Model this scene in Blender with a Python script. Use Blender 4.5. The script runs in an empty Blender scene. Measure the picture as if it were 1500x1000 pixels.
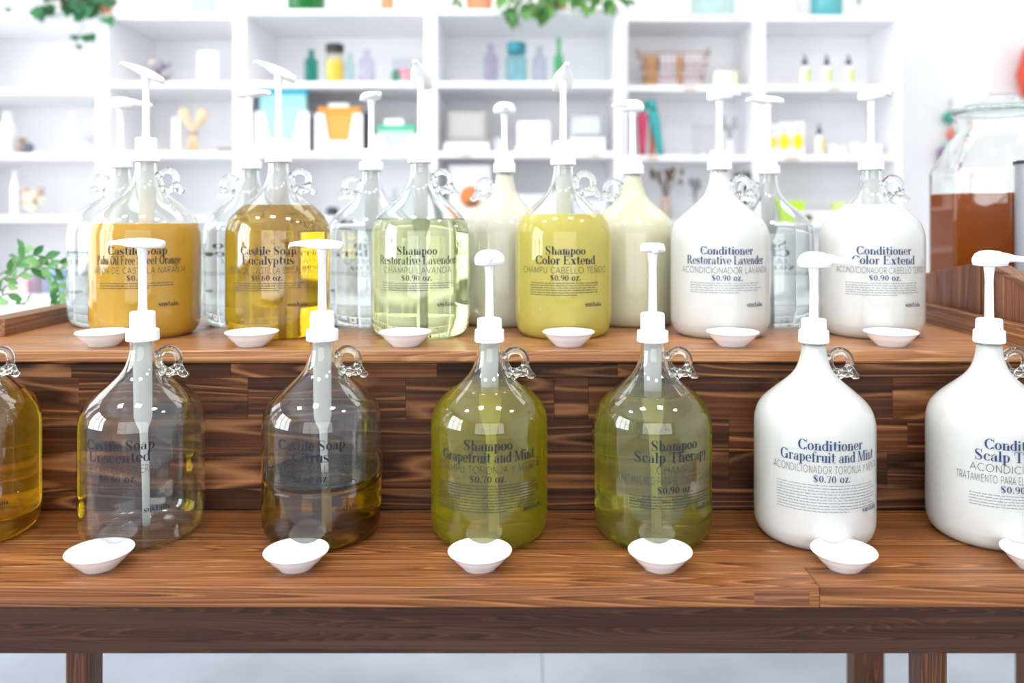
import bpy, bmesh, math, random
from mathutils import Vector, Matrix, noise
random.seed(7)
PI = math.pi
SC = bpy.context.scene
COL = SC.collection
# ------------------------------------------------------------------ camera, world, lights, exposure
F, X0, Y0, CZ = 1200.0, 775.0, 314.0, 1.2        # focal length (px), principal point (px), camera height (m)
cam_d = bpy.data.cameras.new('camera'); cam = bpy.data.objects.new('camera', cam_d); COL.objects.link(cam)
cam.location = (0, 0, CZ); cam.rotation_euler = (PI/2, 0, 0)
cam_d.sensor_width = 36; cam_d.lens = F/1500*36
cam_d.shift_x = (750-X0)/1500; cam_d.shift_y = (Y0-500)/1500
cam_d.clip_start = 0.05
cam_d.dof.use_dof = True; cam_d.dof.focus_distance = 1.08; cam_d.dof.aperture_fstop = 2.4
SC.camera = cam
w = bpy.data.worlds.new('world'); SC.world = w; w.use_nodes = True
w.node_tree.nodes['Background'].inputs[0].default_value = (0.9, 0.95, 1, 1)
w.node_tree.nodes['Background'].inputs[1].default_value = 0.6
def area(name, loc, target, sx, sy, power, color=(1, 1, 1)):
    l = bpy.data.lights.new(name, 'AREA'); l.shape = 'RECTANGLE'; l.size = sx; l.size_y = sy
    l.energy = power; l.color = color
    o = bpy.data.objects.new(name, l); COL.objects.link(o); o.location = loc
    o.rotation_euler = (Vector(target)-Vector(loc)).to_track_quat('-Z', 'Y').to_euler()
    return o
area('window_light_left', (-2.92, 2.35, 1.75), (0, 2.35, 1.75), 2.3, 1.9, 44, (0.95, 0.975, 1))
area('window_light_left_front', (-2.92, -0.1, 1.75), (0, -0.1, 1.75), 1.9, 1.7, 100, (0.9, 0.955, 1))
area('window_light_front', (0.2, -2.95, 1.7), (0.2, 0, 1.7), 4.4, 2.2, 84, (0.95, 0.97, 1))
area('ceiling_panel_light_back', (0, 2.5, 3.02), (0, 2.5, 0), 4.2, 0.9, 34, (1, 0.985, 0.96))
for lx in (-1.5, -.5, .5, 1.5): area('ceiling_lamp_light', (lx, 0.55, 3.02), (lx, 0.55, 0), .28, .28, 10, (1, 0.975, 0.94))
vs = SC.view_settings
vs.view_transform = 'Standard'; vs.look = 'None'; vs.gamma = 1; vs.use_curve_mapping = False; vs.exposure = 0.08
cy = SC.cycles
cy.use_denoising = True; cy.max_bounces = 20; cy.transmission_bounces = 20; cy.glossy_bounces = 8
cy.diffuse_bounces = 5; cy.transparent_max_bounces = 12; cy.sample_clamp_indirect = 40; cy.blur_glossy = 0.5

def P(x, y, D): return Vector(((x-X0)/F*D, D, CZ-(y-Y0)/F*D))
def PX(x, D): return (x-X0)/F*D
def PZ(y, D): return CZ-(y-Y0)/F*D

# ------------------------------------------------------------------ helpers
def link(name, me, mat=None, parent=None, loc=None, label=None, smooth=False):
    o = bpy.data.objects.new(name, me); COL.objects.link(o)
    if mat: me.materials.append(mat)
    if parent: o.parent = parent
    if loc is not None: o.location = loc
    if label: o['label'] = label
    if smooth:
        for p in me.polygons: p.use_smooth = True
    return o
def tag(o, label, cat, group=None):
    o['label'] = label; o['category'] = cat
    if group: o['group'] = group
    return o
def thing(name, label, cat, loc=(0, 0, 0), rz=0, group=None):
    o = bpy.data.objects.new(name, None); COL.objects.link(o); o.location = loc; o.rotation_euler = (0, 0, rz)
    o.empty_display_size = 0.05
    return tag(o, label, cat, group)
class MB:
    def __init__(s): s.v = []; s.f = []
    def add(s, vs, fs):
        n = len(s.v); s.v += [tuple(v) for v in vs]; s.f += [tuple(i+n for i in f) for f in fs]; return s
    def box(s, a, b):
        (x0, y0, z0), (x1, y1, z1) = a, b
        return s.add([(x0,y0,z0),(x1,y0,z0),(x1,y1,z0),(x0,y1,z0),(x0,y0,z1),(x1,y0,z1),(x1,y1,z1),(x0,y1,z1)],
                     [(0,3,2,1),(4,5,6,7),(0,1,5,4),(1,2,6,5),(2,3,7,6),(3,0,4,7)])
    def lathe(s, prof, n=32, c=(0, 0, 0), shape=None):
        # prof: list of (r, z); r=0 at the ends closes it
        vs = []; idx = []
        for r, z in prof:
            if r <= 1e-7: idx.append([len(vs)]); vs.append((c[0], c[1], c[2]+z))
            else:
                row = []
                for k in range(n):
                    a = 2*PI*k/n; rr = r*(shape(a, z) if shape else 1)
                    row.append(len(vs)); vs.append((c[0]+rr*math.cos(a), c[1]+rr*math.sin(a), c[2]+z))
                idx.append(row)
        fs = []
        for A, B in zip(idx, idx[1:]):
            for k in range(n):
                k2 = (k+1) % n
                if len(A) == 1 and len(B) == 1: continue
                if len(A) == 1: fs.append((A[0], B[k2], B[k]))
                elif len(B) == 1: fs.append((A[k], A[k2], B[0]))
                else: fs.append((A[k], A[k2], B[k2], B[k]))
        return s.add(vs, fs)
    def tube(s, pts, rad, n=8, cap=True):
        pts = [Vector(p) for p in pts]
        if not isinstance(rad, (list, tuple)): rad = [rad]*len(pts)
        vs = []; up = None
        for i, p in enumerate(pts):
            t = (pts[min(i+1, len(pts)-1)]-pts[max(i-1, 0)]).normalized()
            if up is None:
                up = Vector((0, 0, 1)) if abs(t.z) < .9 else Vector((1, 0, 0))
            u = (up-t*up.dot(t)).normalized(); up = u; v = t.cross(u)
            for k in range(n):
                a = 2*PI*k/n; vs.append(p+(u*math.cos(a)+v*math.sin(a))*rad[i])
        fs = []
        for i in range(len(pts)-1):
            for k in range(n):
                k2 = (k+1) % n; fs.append((i*n+k, i*n+k2, (i+1)*n+k2, (i+1)*n+k))
        if cap: fs.append(tuple(range(n))[::-1]); fs.append(tuple((len(pts)-1)*n+k for k in range(n)))
        return s.add(vs, fs)
    def prism(s, poly, y0, y1):  # polygon in XZ extruded along Y
        n = len(poly)
        vs = [(x, y0, z) for x, z in poly]+[(x, y1, z) for x, z in poly]
        fs = [tuple(range(n)), tuple(range(2*n-1, n-1, -1))]+[((i+1) % n, i, i+n, (i+1) % n+n) for i in range(n)]
        return s.add(vs, fs)
    def xf(s, m, start=0):
        for i in range(start, len(s.v)): s.v[i] = tuple(m @ Vector(s.v[i]))
        return s
    def mesh(s, name, bevel=0, seg=1):
        me = bpy.data.meshes.new(name); me.from_pydata(s.v, [], s.f)
        bm = bmesh.new(); bm.from_mesh(me)
        bmesh.ops.recalc_face_normals(bm, faces=bm.faces)
        if bevel: bmesh.ops.bevel(bm, geom=bm.edges[:], offset=bevel, segments=seg, affect='EDGES', profile=.5, clamp_overlap=True)
        bm.to_mesh(me); bm.free(); return me
    def obj(s, name, mat, parent=None, loc=None, bevel=0, seg=1, smooth=False, label=None):
        return link(name, s.mesh(name, bevel, seg), mat, parent, loc, label, smooth)
def box(name, a, b, mat, parent=None, bevel=0.0, label=None, seg=1):
    return MB().box(a, b).obj(name, mat, parent, bevel=bevel, label=label, seg=seg)
def copy_tree(o, parent=None):
    c = o.copy(); COL.objects.link(c)
    if parent: c.parent = parent
    for ch in list(o.children): copy_tree(ch, c)
    return c
def struct(o): o['kind'] = 'structure'; return o

# ------------------------------------------------------------------ materials
def S(h):  # '#rrggbb' -> linear
    h = h.lstrip('#'); out = []
    for i in (0, 2, 4):
        c = int(h[i:i+2], 16)/255
        out.append(c/12.92 if c <= .04045 else ((c+.055)/1.055)**2.4)
    return (*out, 1)
def nm(name):
    m = bpy.data.materials.new(name); m.use_nodes = True; nt = m.node_tree
    return m, nt, nt.nodes['Principled BSDF'], nt.nodes, nt.links
def plain(name, col, rough=.5, metal=0, spec=.5, coat=0, bump=0, bscale=60, var=0.04, trans=0, alpha=1, sss=0):
    m, nt, b, N, L = nm(name)
    c = S(col) if isinstance(col, str) else col
    tc = N.new('ShaderNodeTexCoord'); nz = N.new('ShaderNodeTexNoise'); nz.inputs['Scale'].default_value = bscale
    L.new(tc.outputs['Object'], nz.inputs['Vector'])
    mx = N.new('ShaderNodeMix'); mx.data_type = 'RGBA'
    mx.inputs[6].default_value = tuple(min(1, k*(1+var)) for k in c[:3])+(1,)
    mx.inputs[7].default_value = tuple(k*(1-var) for k in c[:3])+(1,)
    L.new(nz.outputs['Fac'], mx.inputs[0]); L.new(mx.outputs[2], b.inputs['Base Color'])
    b.inputs['Roughness'].default_value = rough; b.inputs['Metallic'].default_value = metal
    b.inputs['Specular IOR Level'].default_value = spec; b.inputs['Coat Weight'].default_value = coat
    b.inputs['Transmission Weight'].default_value = trans; b.inputs['Alpha'].default_value = alpha
    if sss: b.inputs['Subsurface Weight'].default_value = sss; b.inputs['Subsurface Radius'].default_value = (.02, .02, .02); b.inputs['Subsurface Scale'].default_value = 1
    if bump:
        bp = N.new('ShaderNodeBump'); bp.inputs['Strength'].default_value = bump; bp.inputs['Distance'].default_value = .002
        L.new(nz.outputs['Fac'], bp.inputs['Height']); L.new(bp.outputs[0], b.inputs['Normal'])
    return m
def glass(name, col=(1, 1, 1, 1), rough=0.0, ior=1.48, absorb=None, haze=0, hcol='#ffffff'):
    m, nt, b, N, L = nm(name)
    N.remove(b); g = N.new('ShaderNodeBsdfGlass'); g.inputs['Color'].default_value = col
    g.inputs['Roughness'].default_value = rough; g.inputs['IOR'].default_value = ior
    L.new(g.outputs[0], N['Material Output'].inputs['Surface'])
    if absorb:
        # absorb = transmittance of each channel across 15 cm of liquid
        sg = [-math.log(t)/.15 for t in absorb]; mx_ = max(sg)
        va = N.new('ShaderNodeVolumeAbsorption'); va.inputs['Color'].default_value = tuple(1-k/mx_ for k in sg)+(1,); va.inputs['Density'].default_value = mx_
        L.new(va.outputs[0], N['Material Output'].inputs['Volume'])
    if haze:
        t = N.new('ShaderNodeBsdfTranslucent'); t.inputs[0].default_value = S(hcol)
        d = N.new('ShaderNodeBsdfDiffuse'); d.inputs[0].default_value = S(hcol)
        a = N.new('ShaderNodeMixShader'); a.inputs[0].default_value = .3; L.new(d.outputs[0], a.inputs[1]); L.new(t.outputs[0], a.inputs[2])
        c = N.new('ShaderNodeMixShader'); c.inputs[0].default_value = haze; L.new(g.outputs[0], c.inputs[1]); L.new(a.outputs[0], c.inputs[2])
        L.new(c.outputs[0], N['Material Output'].inputs['Surface'])
    return m
def cloudy(name, col, tcol, glassy=.25, ior=1.36):
    m, nt, b, N, L = nm(name); N.remove(b)
    d = N.new('ShaderNodeBsdfDiffuse'); d.inputs[0].default_value = S(col)
    t = N.new('ShaderNodeBsdfTranslucent'); t.inputs[0].default_value = S(tcol)
    g = N.new('ShaderNodeBsdfGlass'); g.inputs['Color'].default_value = S(tcol); g.inputs['IOR'].default_value = ior; g.inputs['Roughness'].default_value = .15
    a = N.new('ShaderNodeMixShader'); a.inputs[0].default_value = .22
    L.new(d.outputs[0], a.inputs[1]); L.new(t.outputs[0], a.inputs[2])
    c = N.new('ShaderNodeMixShader'); c.inputs[0].default_value = glassy
    L.new(a.outputs[0], c.inputs[1]); L.new(g.outputs[0], c.inputs[2]); L.new(c.outputs[0], N['Material Output'].inputs['Surface'])
    return m
def wood(name, dark, mid, light, axis='X', scale=1.0, rough=.42, stripe=.5, coat=.15, tone=.35, fine=1.0, lon=.42):
    """stained pine: long grain along axis, cathedral bands, per-piece tone from Object Info random"""
    m, nt, b, N, L = nm(name)
    tc = N.new('ShaderNodeTexCoord'); oi = N.new('ShaderNodeObjectInfo')
    mp = N.new('ShaderNodeMapping')
    st = {'X': (lon, 9, 9), 'Y': (9, lon, 9), 'Z': (9, 9, lon)}[axis]
    mp.inputs['Scale'].default_value = tuple(k*scale for k in st)
    L.new(tc.outputs['Object'], mp.inputs['Vector'])
    cb = N.new('ShaderNodeCombineXYZ')
    ml = N.new('ShaderNodeMath'); ml.operation = 'MULTIPLY'; ml.inputs[1].default_value = 37
    L.new(oi.outputs['Random'], ml.inputs[0])
    for i in range(3): L.new(ml.outputs[0], cb.inputs[i])
    L.new(cb.outputs[0], mp.inputs['Location'])
    n1 = N.new('ShaderNodeTexNoise'); n1.inputs['Scale'].default_value = 1.6; n1.inputs['Detail'].default_value = 1.2; n1.inputs['Distortion'].default_value = .15
    L.new(mp.outputs[0], n1.inputs['Vector'])
    # growth rings = contour lines of the stretched noise
    r1 = N.new('ShaderNodeMath'); r1.operation = 'MULTIPLY'; r1.inputs[1].default_value = 16*fine; L.new(n1.outputs['Fac'], r1.inputs[0])
    r2 = N.new('ShaderNodeMath'); r2.operation = 'FRACT'; L.new(r1.outputs[0], r2.inputs[0])
    n2 = N.new('ShaderNodeTexNoise'); n2.inputs['Scale'].default_value = 14; n2.inputs['Detail'].default_value = 4
    mp2 = N.new('ShaderNodeMapping'); mp2.inputs['Scale'].default_value = {'X': (.12, 1.6, 1.6), 'Y': (1.6, .12, 1.6), 'Z': (1.6, 1.6, .12)}[axis]
    L.new(mp.outputs[0], mp2.inputs['Vector']); L.new(mp2.outputs[0], n2.inputs['Vector'])
    cr = N.new('ShaderNodeValToRGB'); e = cr.color_ramp.elements
    e[0].position = 0.0; e[0].color = S(dark); e[1].position = 1.0; e[1].color = S(dark)
    for p, c in ((.30, mid), (.62, mid), (.80, light), (.93, mid)):
        x = cr.color_ramp.elements.new(p); x.color = S(c)
    L.new(r2.outputs[0], cr.inputs[0])
    cr2 = N.new('ShaderNodeValToRGB'); e = cr2.color_ramp.elements
    e[0].position = .33; e[0].color = S(dark); e[1].position = .70; e[1].color = S(light)
    x = e.new(.52); x.color = S(mid)
    L.new(n2.outputs['Fac'], cr2.inputs[0])
    mx = N.new('ShaderNodeMix'); mx.data_type = 'RGBA'; mx.inputs[0].default_value = stripe
    L.new(cr2.outputs[0], mx.inputs[6]); L.new(cr.outputs[0], mx.inputs[7])
    hs = N.new('ShaderNodeMapRange'); hs.inputs['To Min'].default_value = 1-tone; hs.inputs['To Max'].default_value = 1+tone
    L.new(oi.outputs['Random'], hs.inputs['Value'])
    # broad stain clouds
    n3 = N.new('ShaderNodeTexNoise'); n3.inputs['Scale'].default_value = 3.0; n3.inputs['Detail'].default_value = 3
    L.new(tc.outputs['Object'], n3.inputs['Vector'])
    m3 = N.new('ShaderNodeMapRange'); m3.inputs['To Min'].default_value = .72; m3.inputs['To Max'].default_value = 1.28
    L.new(n3.outputs['Fac'], m3.inputs['Value'])
    mm = N.new('ShaderNodeMath'); mm.operation = 'MULTIPLY'; L.new(hs.outputs[0], mm.inputs[0]); L.new(m3.outputs[0], mm.inputs[1])
    sc = N.new('ShaderNodeVectorMath'); sc.operation = 'SCALE'
    L.new(mx.outputs[2], sc.inputs[0]); L.new(mm.outputs[0], sc.inputs['Scale']); L.new(sc.outputs[0], b.inputs['Base Color'])
    b.inputs['Roughness'].default_value = rough; b.inputs['Coat Weight'].default_value = coat; b.inputs['Coat Roughness'].default_value = .3
    b.inputs['Specular IOR Level'].default_value = .28
    bp = N.new('ShaderNodeBump'); bp.inputs['Strength'].default_value = .35; bp.inputs['Distance'].default_value = .0012
    ad = N.new('ShaderNodeMath'); ad.operation = 'ADD'; L.new(r2.outputs[0], ad.inputs[0]); L.new(n2.outputs['Fac'], ad.inputs[1])
    L.new(ad.outputs[0], bp.inputs['Height']); L.new(bp.outputs[0], b.inputs['Normal'])
    return m

M = {}
M['wall'] = plain('painted wall', '#f3f2f2', .7, bump=.05, bscale=30, var=.01)
M['ceiling'] = plain('ceiling paint', '#f4f4f4', .8, var=.01)
M['shelf'] = plain('white laminate', '#f6f6f8', .45, var=.01)
M['floor'] = None
M['table'] = wood('stained table pine', '#3d1d0c', '#85502a', '#ba7f4c', 'X', 1.6, .4, .6, .12, .12, 1.9, .3)
M['apron'] = wood('stained apron pine', '#180b06', '#3b2014', '#5a3521', 'X', 2.4, .5, .6, .0, .1, 2.4)
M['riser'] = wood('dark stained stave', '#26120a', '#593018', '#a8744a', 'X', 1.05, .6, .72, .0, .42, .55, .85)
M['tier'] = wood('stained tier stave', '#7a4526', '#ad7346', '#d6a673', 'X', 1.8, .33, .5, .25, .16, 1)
M['edge'] = wood('stained board edge', '#40200f', '#7b4830', '#9d6a4b', 'X', 2.6, .4, .35, .1, .12, 1)
M['rail'] = wood('stained rail', '#4a2a18', '#7d4f31', '#a77a50', 'Y', 1.8, .42, .4, .1, .12, 1)
M['crate'] = wood('stained crate stave', '#3b1e13', '#70432d', '#a47048', 'Z', 2.0, .45, .5, .1, .28, 1)
M['leg'] = wood('stained leg', '#24120a', '#5c3520', '#8a5636', 'Z', 2.4, .45, .6, .1, .1, 1)
M['glass'] = glass('clear glass', (.985, .995, .99, 1), 0, 1.5)
M['glass_green'] = glass('greenish clear glass', (.95, .985, .97, 1), 0, 1.5)
M['plastic'] = plain('white pump plastic', '#f4f4f6', .32, spec=.5, var=.005, sss=.15)
M['bowl'] = plain('white glazed ceramic', '#f7f7f9', .12, spec=.6, coat=.4, var=.005)
M['print'] = plain('dark navy print', '#101a2c', .7, var=.02)
M['print_blue'] = plain('blue navy print', '#223b66', .7, var=.02)
M['print_thin'] = plain('thin grey print', '#33383e', .7, var=.02)
M['print_mid'] = plain('small dark print', '#2a3034', .6, var=.05)
M['print_pale'] = plain('pale small print', '#8d9196', .6, var=.05)
M['black'] = plain('black plastic', '#1b1d20', .35)

# milky dip tube
m, nt, b, N, L = nm('milky tube plastic'); N.remove(b)
d = N.new('ShaderNodeBsdfDiffuse'); d.inputs[0].default_value = S('#fbfbf8')
t = N.new('ShaderNodeBsdfTranslucent'); t.inputs[0].default_value = S('#eef2f0')
tr = N.new('ShaderNodeBsdfTransparent')
a = N.new('ShaderNodeMixShader'); a.inputs[0].default_value = .4; L.new(d.outputs[0], a.inputs[1]); L.new(t.outputs[0], a.inputs[2])
c = N.new('ShaderNodeMixShader'); c.inputs[0].default_value = .32; L.new(a.outputs[0], c.inputs[1]); L.new(tr.outputs[0], c.inputs[2])
L.new(c.outputs[0], N['Material Output'].inputs['Surface']); M['tube'] = m

# floor: pale sealed concrete
m, nt, b, N, L = nm('pale concrete')
tc = N.new('ShaderNodeTexCoord'); n = N.new('ShaderNodeTexNoise'); n.inputs['Scale'].default_value = 2.2; n.inputs['Detail'].default_value = 6
L.new(tc.outputs['Object'], n.inputs['Vector'])
cr = N.new('ShaderNodeValToRGB'); cr.color_ramp.elements[0].color = S('#8f969e'); cr.color_ramp.elements[1].color = S('#b0b7c0')
cr.color_ramp.elements[0].position = .3; cr.color_ramp.elements[1].position = .7
L.new(n.outputs['Fac'], cr.inputs[0]); L.new(cr.outputs[0], b.inputs['Base Color']); b.inputs['Roughness'].default_value = .35
M['floor'] = m

# ------------------------------------------------------------------ the room
struct(box('wall_back', (-3.1, 4.05, 0), (3.1, 4.2, 3.1), M['wall']))
fl = thing('floor', '', 'x'); del fl['label']; del fl['category']; struct(fl)
xs = [-3.1, -1.6, 0.035, 1.67, 3.1]; ys = [-3.1, -.6, 1.1, 2.75, 4.2]
for i in range(4):
    for j in range(4):
        box('floor_slab', (xs[i]+.0015, ys[j]+.0015, -.06), (xs[i+1]-.0015, ys[j+1]-.0015, 0), M['floor'], fl, bevel=.001)
struct(box('ceiling', (-3.1, -3.1, 3.1), (3.1, 4.2, 3.2), M['ceiling']))
struct(box('wall_right', (3.1, -3.1, 0), (3.25, 4.2, 3.1), M['wall']))
# left wall and front wall with window openings
mb = MB()
mb.box((-3.25, -3.1, 0), (-3.1, -1.05, 3.1)).box((-3.25, .85, 0), (-3.1, 1.2, 3.1)).box((-3.25, 3.5, 0), (-3.1, 4.2, 3.1))
mb.box((-3.25, 1.2, 0), (-3.1, 3.5, .8)).box((-3.25, 1.2, 2.7), (-3.1, 3.5, 3.1))
mb.box((-3.25, -1.05, 0), (-3.1, .85, .9)).box((-3.25, -1.05, 2.6), (-3.1, .85, 3.1))
struct(mb.obj('wall_left', M['wall']))
mb = MB()
mb.box((-3.1, -3.25, 0), (-2, -3.1, 3.1)).box((2.4, -3.25, 0), (3.1, -3.1, 3.1)).box((-2, -3.25, 0), (2.4, -3.1, .6)).box((-2, -3.25, 2.8), (2.4, -3.1, 3.1))
struct(mb.obj('wall_front', M['wall']))
def window(name, c, ax, w_, h_, nx, ny):
    t = thing(name, '', 'x', c); del t['label']; del t['category']; struct(t)
    def bar(n, a0, z0, a1, z1, d=.03):
        if ax == 'x': box(n, (a0, -d, z0), (a1, d, z1), M['frame'], t, .003)
        else: box(n, (-d, a0, z0), (d, a1, z1), M['frame'], t, .003)
    bar('window_frame', -w_/2, -h_/2, -w_/2+.06, h_/2); bar('window_frame', w_/2-.06, -h_/2, w_/2, h_/2)
    bar('window_frame', -w_/2+.06, -h_/2, w_/2-.06, -h_/2+.06); bar('window_frame', -w_/2+.06, h_/2-.06, w_/2-.06, h_/2)
    for i in range(1, nx): bar('glazing_bar', -w_/2+i*w_/nx-.02, -h_/2+.06, -w_/2+i*w_/nx+.02, h_/2-.06, .02)
    for j in range(1, ny): bar('glazing_bar', -w_/2+.06, -h_/2+j*h_/ny-.015, w_/2-.06, -h_/2+j*h_/ny+.015, .014)
M['frame'] = plain('dark window frame', '#4a4d52', .4)
window('window_1', (-2.86, 2.35, 1.75), 'y', 2.3, 1.9, 3, 1)
window('window_2', (-2.86, -.1, 1.75), 'y', 1.9, 1.7, 3, 2)
window('window_3', (.2, -2.88, 1.7), 'x', 4.4, 2.2, 4, 2)

# ------------------------------------------------------------------ table
TZ = CZ-.423; UZ = CZ-.192
table = thing('display_table', 'long dark stained pine table with plank top carrying the jugs', 'table', (0, 0, 0))
def plank(name, parent, mat, x0, x1, y0, y1, z0, z1, bevel=.0007):
    c = ((x0+x1)/2, (y0+y1)/2, (z0+z1)/2); h = ((x1-x0)/2, (y1-y0)/2, (z1-z0)/2)
    o = MB().box(tuple(-k for k in h), h).obj(name, mat, parent, c, bevel=bevel, seg=1)
    return o
rows = [(.931, .984, (-.87, PX(1188, .96), .73)), (.984, 1.062, (-.87, .73)), (1.062, 1.17, (-.87, .73)),
        (1.17, 1.29, (-.87, .3, .73)), (1.29, 1.42, (-.87, -.3, .73)), (1.42, 1.56, (-.87, .1, .73))]
g = .0002
for y0, y1, xs_ in rows:
    for a, b_ in zip(xs_, xs_[1:]):
        plank('plank', table, M['table'], a+g, b_-g, y0+g, y1-g, TZ-.0236, TZ)
box('repair_block', (PX(1105, .93), .9302, TZ-.0205), (PX(1186, .93), .936, TZ-.0035), M['edge'], table, .0008, label='small reddish filler strip let into the front edge')
plank('apron', table, M['apron'], -.86, .722, .934, .956, TZ-.0775, TZ-.0238)
plank('apron', table, M['apron'], -.86, .722, 1.53, 1.55, TZ-.0775, TZ-.0238)
def leg(px0, px1, D, side):
    w_ = (px1-px0)/F*D; x = PX((px0+px1)/2, D); tp = TZ-.0242
    n = []
    for z, k in ((tp, 1), (0, .72)):
        h = w_/2*k; n += [(x-h, D, z), (x+h, D, z), (x+h, D+.04, z), (x-h, D+.04, z)]
    MB().add(n, [(0,1,2,3),(7,6,5,4),(0,4,5,1),(1,5,6,2),(2,6,7,3),(3,7,4,0)]).obj('leg', M['leg'], table, bevel=.002)
leg(95, 128, 1.02, 1); leg(1350, 1389, 1.04, 1)
for x_ in (-.842, .591): plank('leg', table, M['leg'], x_, x_+(.035 if x_ < 0 else .049), 1.49, 1.525, 0, TZ-.024)

# ------------------------------------------------------------------ stepped riser on the table
riser = thing('display_riser', 'dark stave-built wooden riser forming the upper step on the table', 'display riser', (0, 0, 0))
RD = 1.170
rws = [(533, 553), (553, 614), (614, 662), (662, 716), (716, 746)]
joints = [[-118, 104, 338, 640, 905, 1240, 1523], [-118, 115, 363, 594, 812, 862, 1140, 1308, 1523], [-118, 40, 300, 505, 868, 1068, 1330, 1523],
          [-118, 250, 560, 1068, 1300, 1523], [-118, 130, 680, 1225, 1523]]
rr = random.Random(3)
for (ya, yb), js in zip(rws, joints):
    za, zb = PZ(ya, RD), PZ(yb, RD)
    for a, b_ in zip(js, js[1:]):
        off = rr.uniform(0, .0012)
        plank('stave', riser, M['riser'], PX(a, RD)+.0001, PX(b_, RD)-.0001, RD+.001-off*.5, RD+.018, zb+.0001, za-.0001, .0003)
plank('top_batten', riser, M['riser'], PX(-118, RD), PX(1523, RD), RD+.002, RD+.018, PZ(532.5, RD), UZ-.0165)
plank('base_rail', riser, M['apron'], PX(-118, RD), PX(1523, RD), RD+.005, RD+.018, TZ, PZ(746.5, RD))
# upper board of staves
BX0, BX1 = -.875, .733
ty = [1.155, 1.205, 1.262, 1.318, 1.372, 1.43, 1.49, 1.55]
for k, (a, b_) in enumerate(zip(ty, ty[1:])):
    js = [BX0]; x = BX0
    while x < BX1-.25:
        x += rr.uniform(.3, .62)
        if x < BX1-.15: js.append(x)
    js.append(BX1)
    if k == 0: js = [BX0, BX1]
    for u, v in zip(js, js[1:]):
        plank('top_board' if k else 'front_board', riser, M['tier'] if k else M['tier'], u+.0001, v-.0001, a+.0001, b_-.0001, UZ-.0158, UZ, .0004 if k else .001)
for x0, x1 in ((BX0+.002, BX0+.017), (.714, .729)):
    plank('side_panel', riser, M['riser'], x0, x1, 1.19, 1.53, TZ, UZ-.0162)
plank('back_panel', riser, M['riser'], -.857, .713, 1.515, 1.53, TZ, UZ-.0162)
plank('side_rail', riser, M['rail'], -.868, -.826, 1.29, 1.55, UZ, UZ+.027)
plank('side_rail', riser, M['rail'], .704, .722, 1.125, 1.55, UZ-.002, UZ+.0325)

# ------------------------------------------------------------------ lettering: a hand made didone and a thin sans
class Glyphs:
    pass
def ring(cx, cy, rx, ry, tx, ty, a0=0, a1=360, n=None):
    n = n or max(6, int(abs(a1-a0)/20)); q = []
    for i in range(n):
        p = []
        for aa in (a0+(a1-a0)*i/n, a0+(a1-a0)*(i+1)/n):
            c, s_ = math.cos(math.radians(aa)), math.sin(math.radians(aa))
            p.append(((cx+rx*c, cy+ry*s_), (cx+(rx-tx)*c, cy+(ry-ty)*s_)))
        q.append([p[0][0], p[1][0], p[1][1], p[0][1]])
    return q
def rc(x0, y0, x1, y1): return [[(x0, y0), (x1, y0), (x1, y1), (x0, y1)]]
def pl(*p): return [list(p)]
def stroke(pts, ws):
    q = []; L_ = []
    for i, p in enumerate(pts):
        a = pts[max(i-1, 0)]; b_ = pts[min(i+1, len(pts)-1)]
        dx, dy = b_[0]-a[0], b_[1]-a[1]; l = math.hypot(dx, dy) or 1
        nx, ny = -dy/l, dx/l; h = ws[i]/2 if isinstance(ws, (list, tuple)) else ws/2
        L_.append(((p[0]+nx*h, p[1]+ny*h), (p[0]-nx*h, p[1]-ny*h)))
    for u, v in zip(L_, L_[1:]): q.append([u[0], u[1], v[1], v[0]])
    return q
def dot(x, y, r): return ring(x, y, r, r, r*.98, r*.98, n=8)
T, H = .125, .034      # stem and hairline
def stem(x, y0, y1, sl=1, sr=1, top=1, bot=1, w_=T):
    q = rc(x, y0, x+w_, y1)
    if bot: q += rc(x-.05*sl, y0, x+w_+.05*sr, y0+H)
    if top: q += rc(x-.05, y1-H, x+w_*.5, y1)
    return q
XH, CP = .46, .70
def sglyph(h, w_):
    pts = [(.86, .86), (.70, .985), (.45, 1.0), (.20, .93), (.13, .77), (.28, .62), (.62, .45), (.86, .31), (.84, .12), (.60, .01), (.33, .01), (.10, .15)]
    ws = [.05, .035, .04, .09, .14, .19, .2, .15, .1, .04, .035, .05]
    return stroke([(x*w_, y*h) for x, y in pts], [k*.75 for k in ws])+rc(w_*.84, h*.72, w_*.84+H, h)+rc(w_*.08, 0, w_*.08+H, h*.28)
def arch(x, w_, y=XH):  # shoulder and right stem of n, h, m
    return ring(x, y-.14, w_/2, .15, .02, .04, 0, 180, 7)
G = {}
G['o'] = (ring(.22, XH/2, .21, XH/2+.01, .115, .03), .45)
G['c'] = (ring(.22, XH/2, .21, XH/2+.01, .115, .03, 50, 318)+dot(.34, .36, .05), .41)
G['e'] = (ring(.22, XH/2, .21, XH/2+.01, .115, .03, 0, 318)+rc(.11, XH/2-.01, .42, XH/2+.02)+rc(.33, XH/2, .425, XH/2+.03), .44)
G['a'] = (stem(.24, 0, XH-.1, 0, 1, 0)+ring(.24, XH-.13, .125, .14, .03, .035, 0, 170)+rc(.24+T-.02, .1, .24+T, .34)+ring(.16, .12, .14, .13, .1, .03, 60, 300)+dot(.1, .34, .045), .44)
G['s'] = (sglyph(XH, .36), .38)
G['t'] = (rc(.1, .06, .1+T, .62)+rc(.02, XH-H, .34, XH)+ring(.25, .08, .13, .09, .03, .03, 200, 330), .35)
G['i'] = (stem(.06, 0, XH)+dot(.12, .62, .065), .25)
G['l'] = (stem(.06, 0, CP), .25)
G['p'] = (stem(.06, -.2, XH)+ring(.24, XH/2, .2, XH/2+.01, .11, .03, -130, 130), .47)
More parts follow.
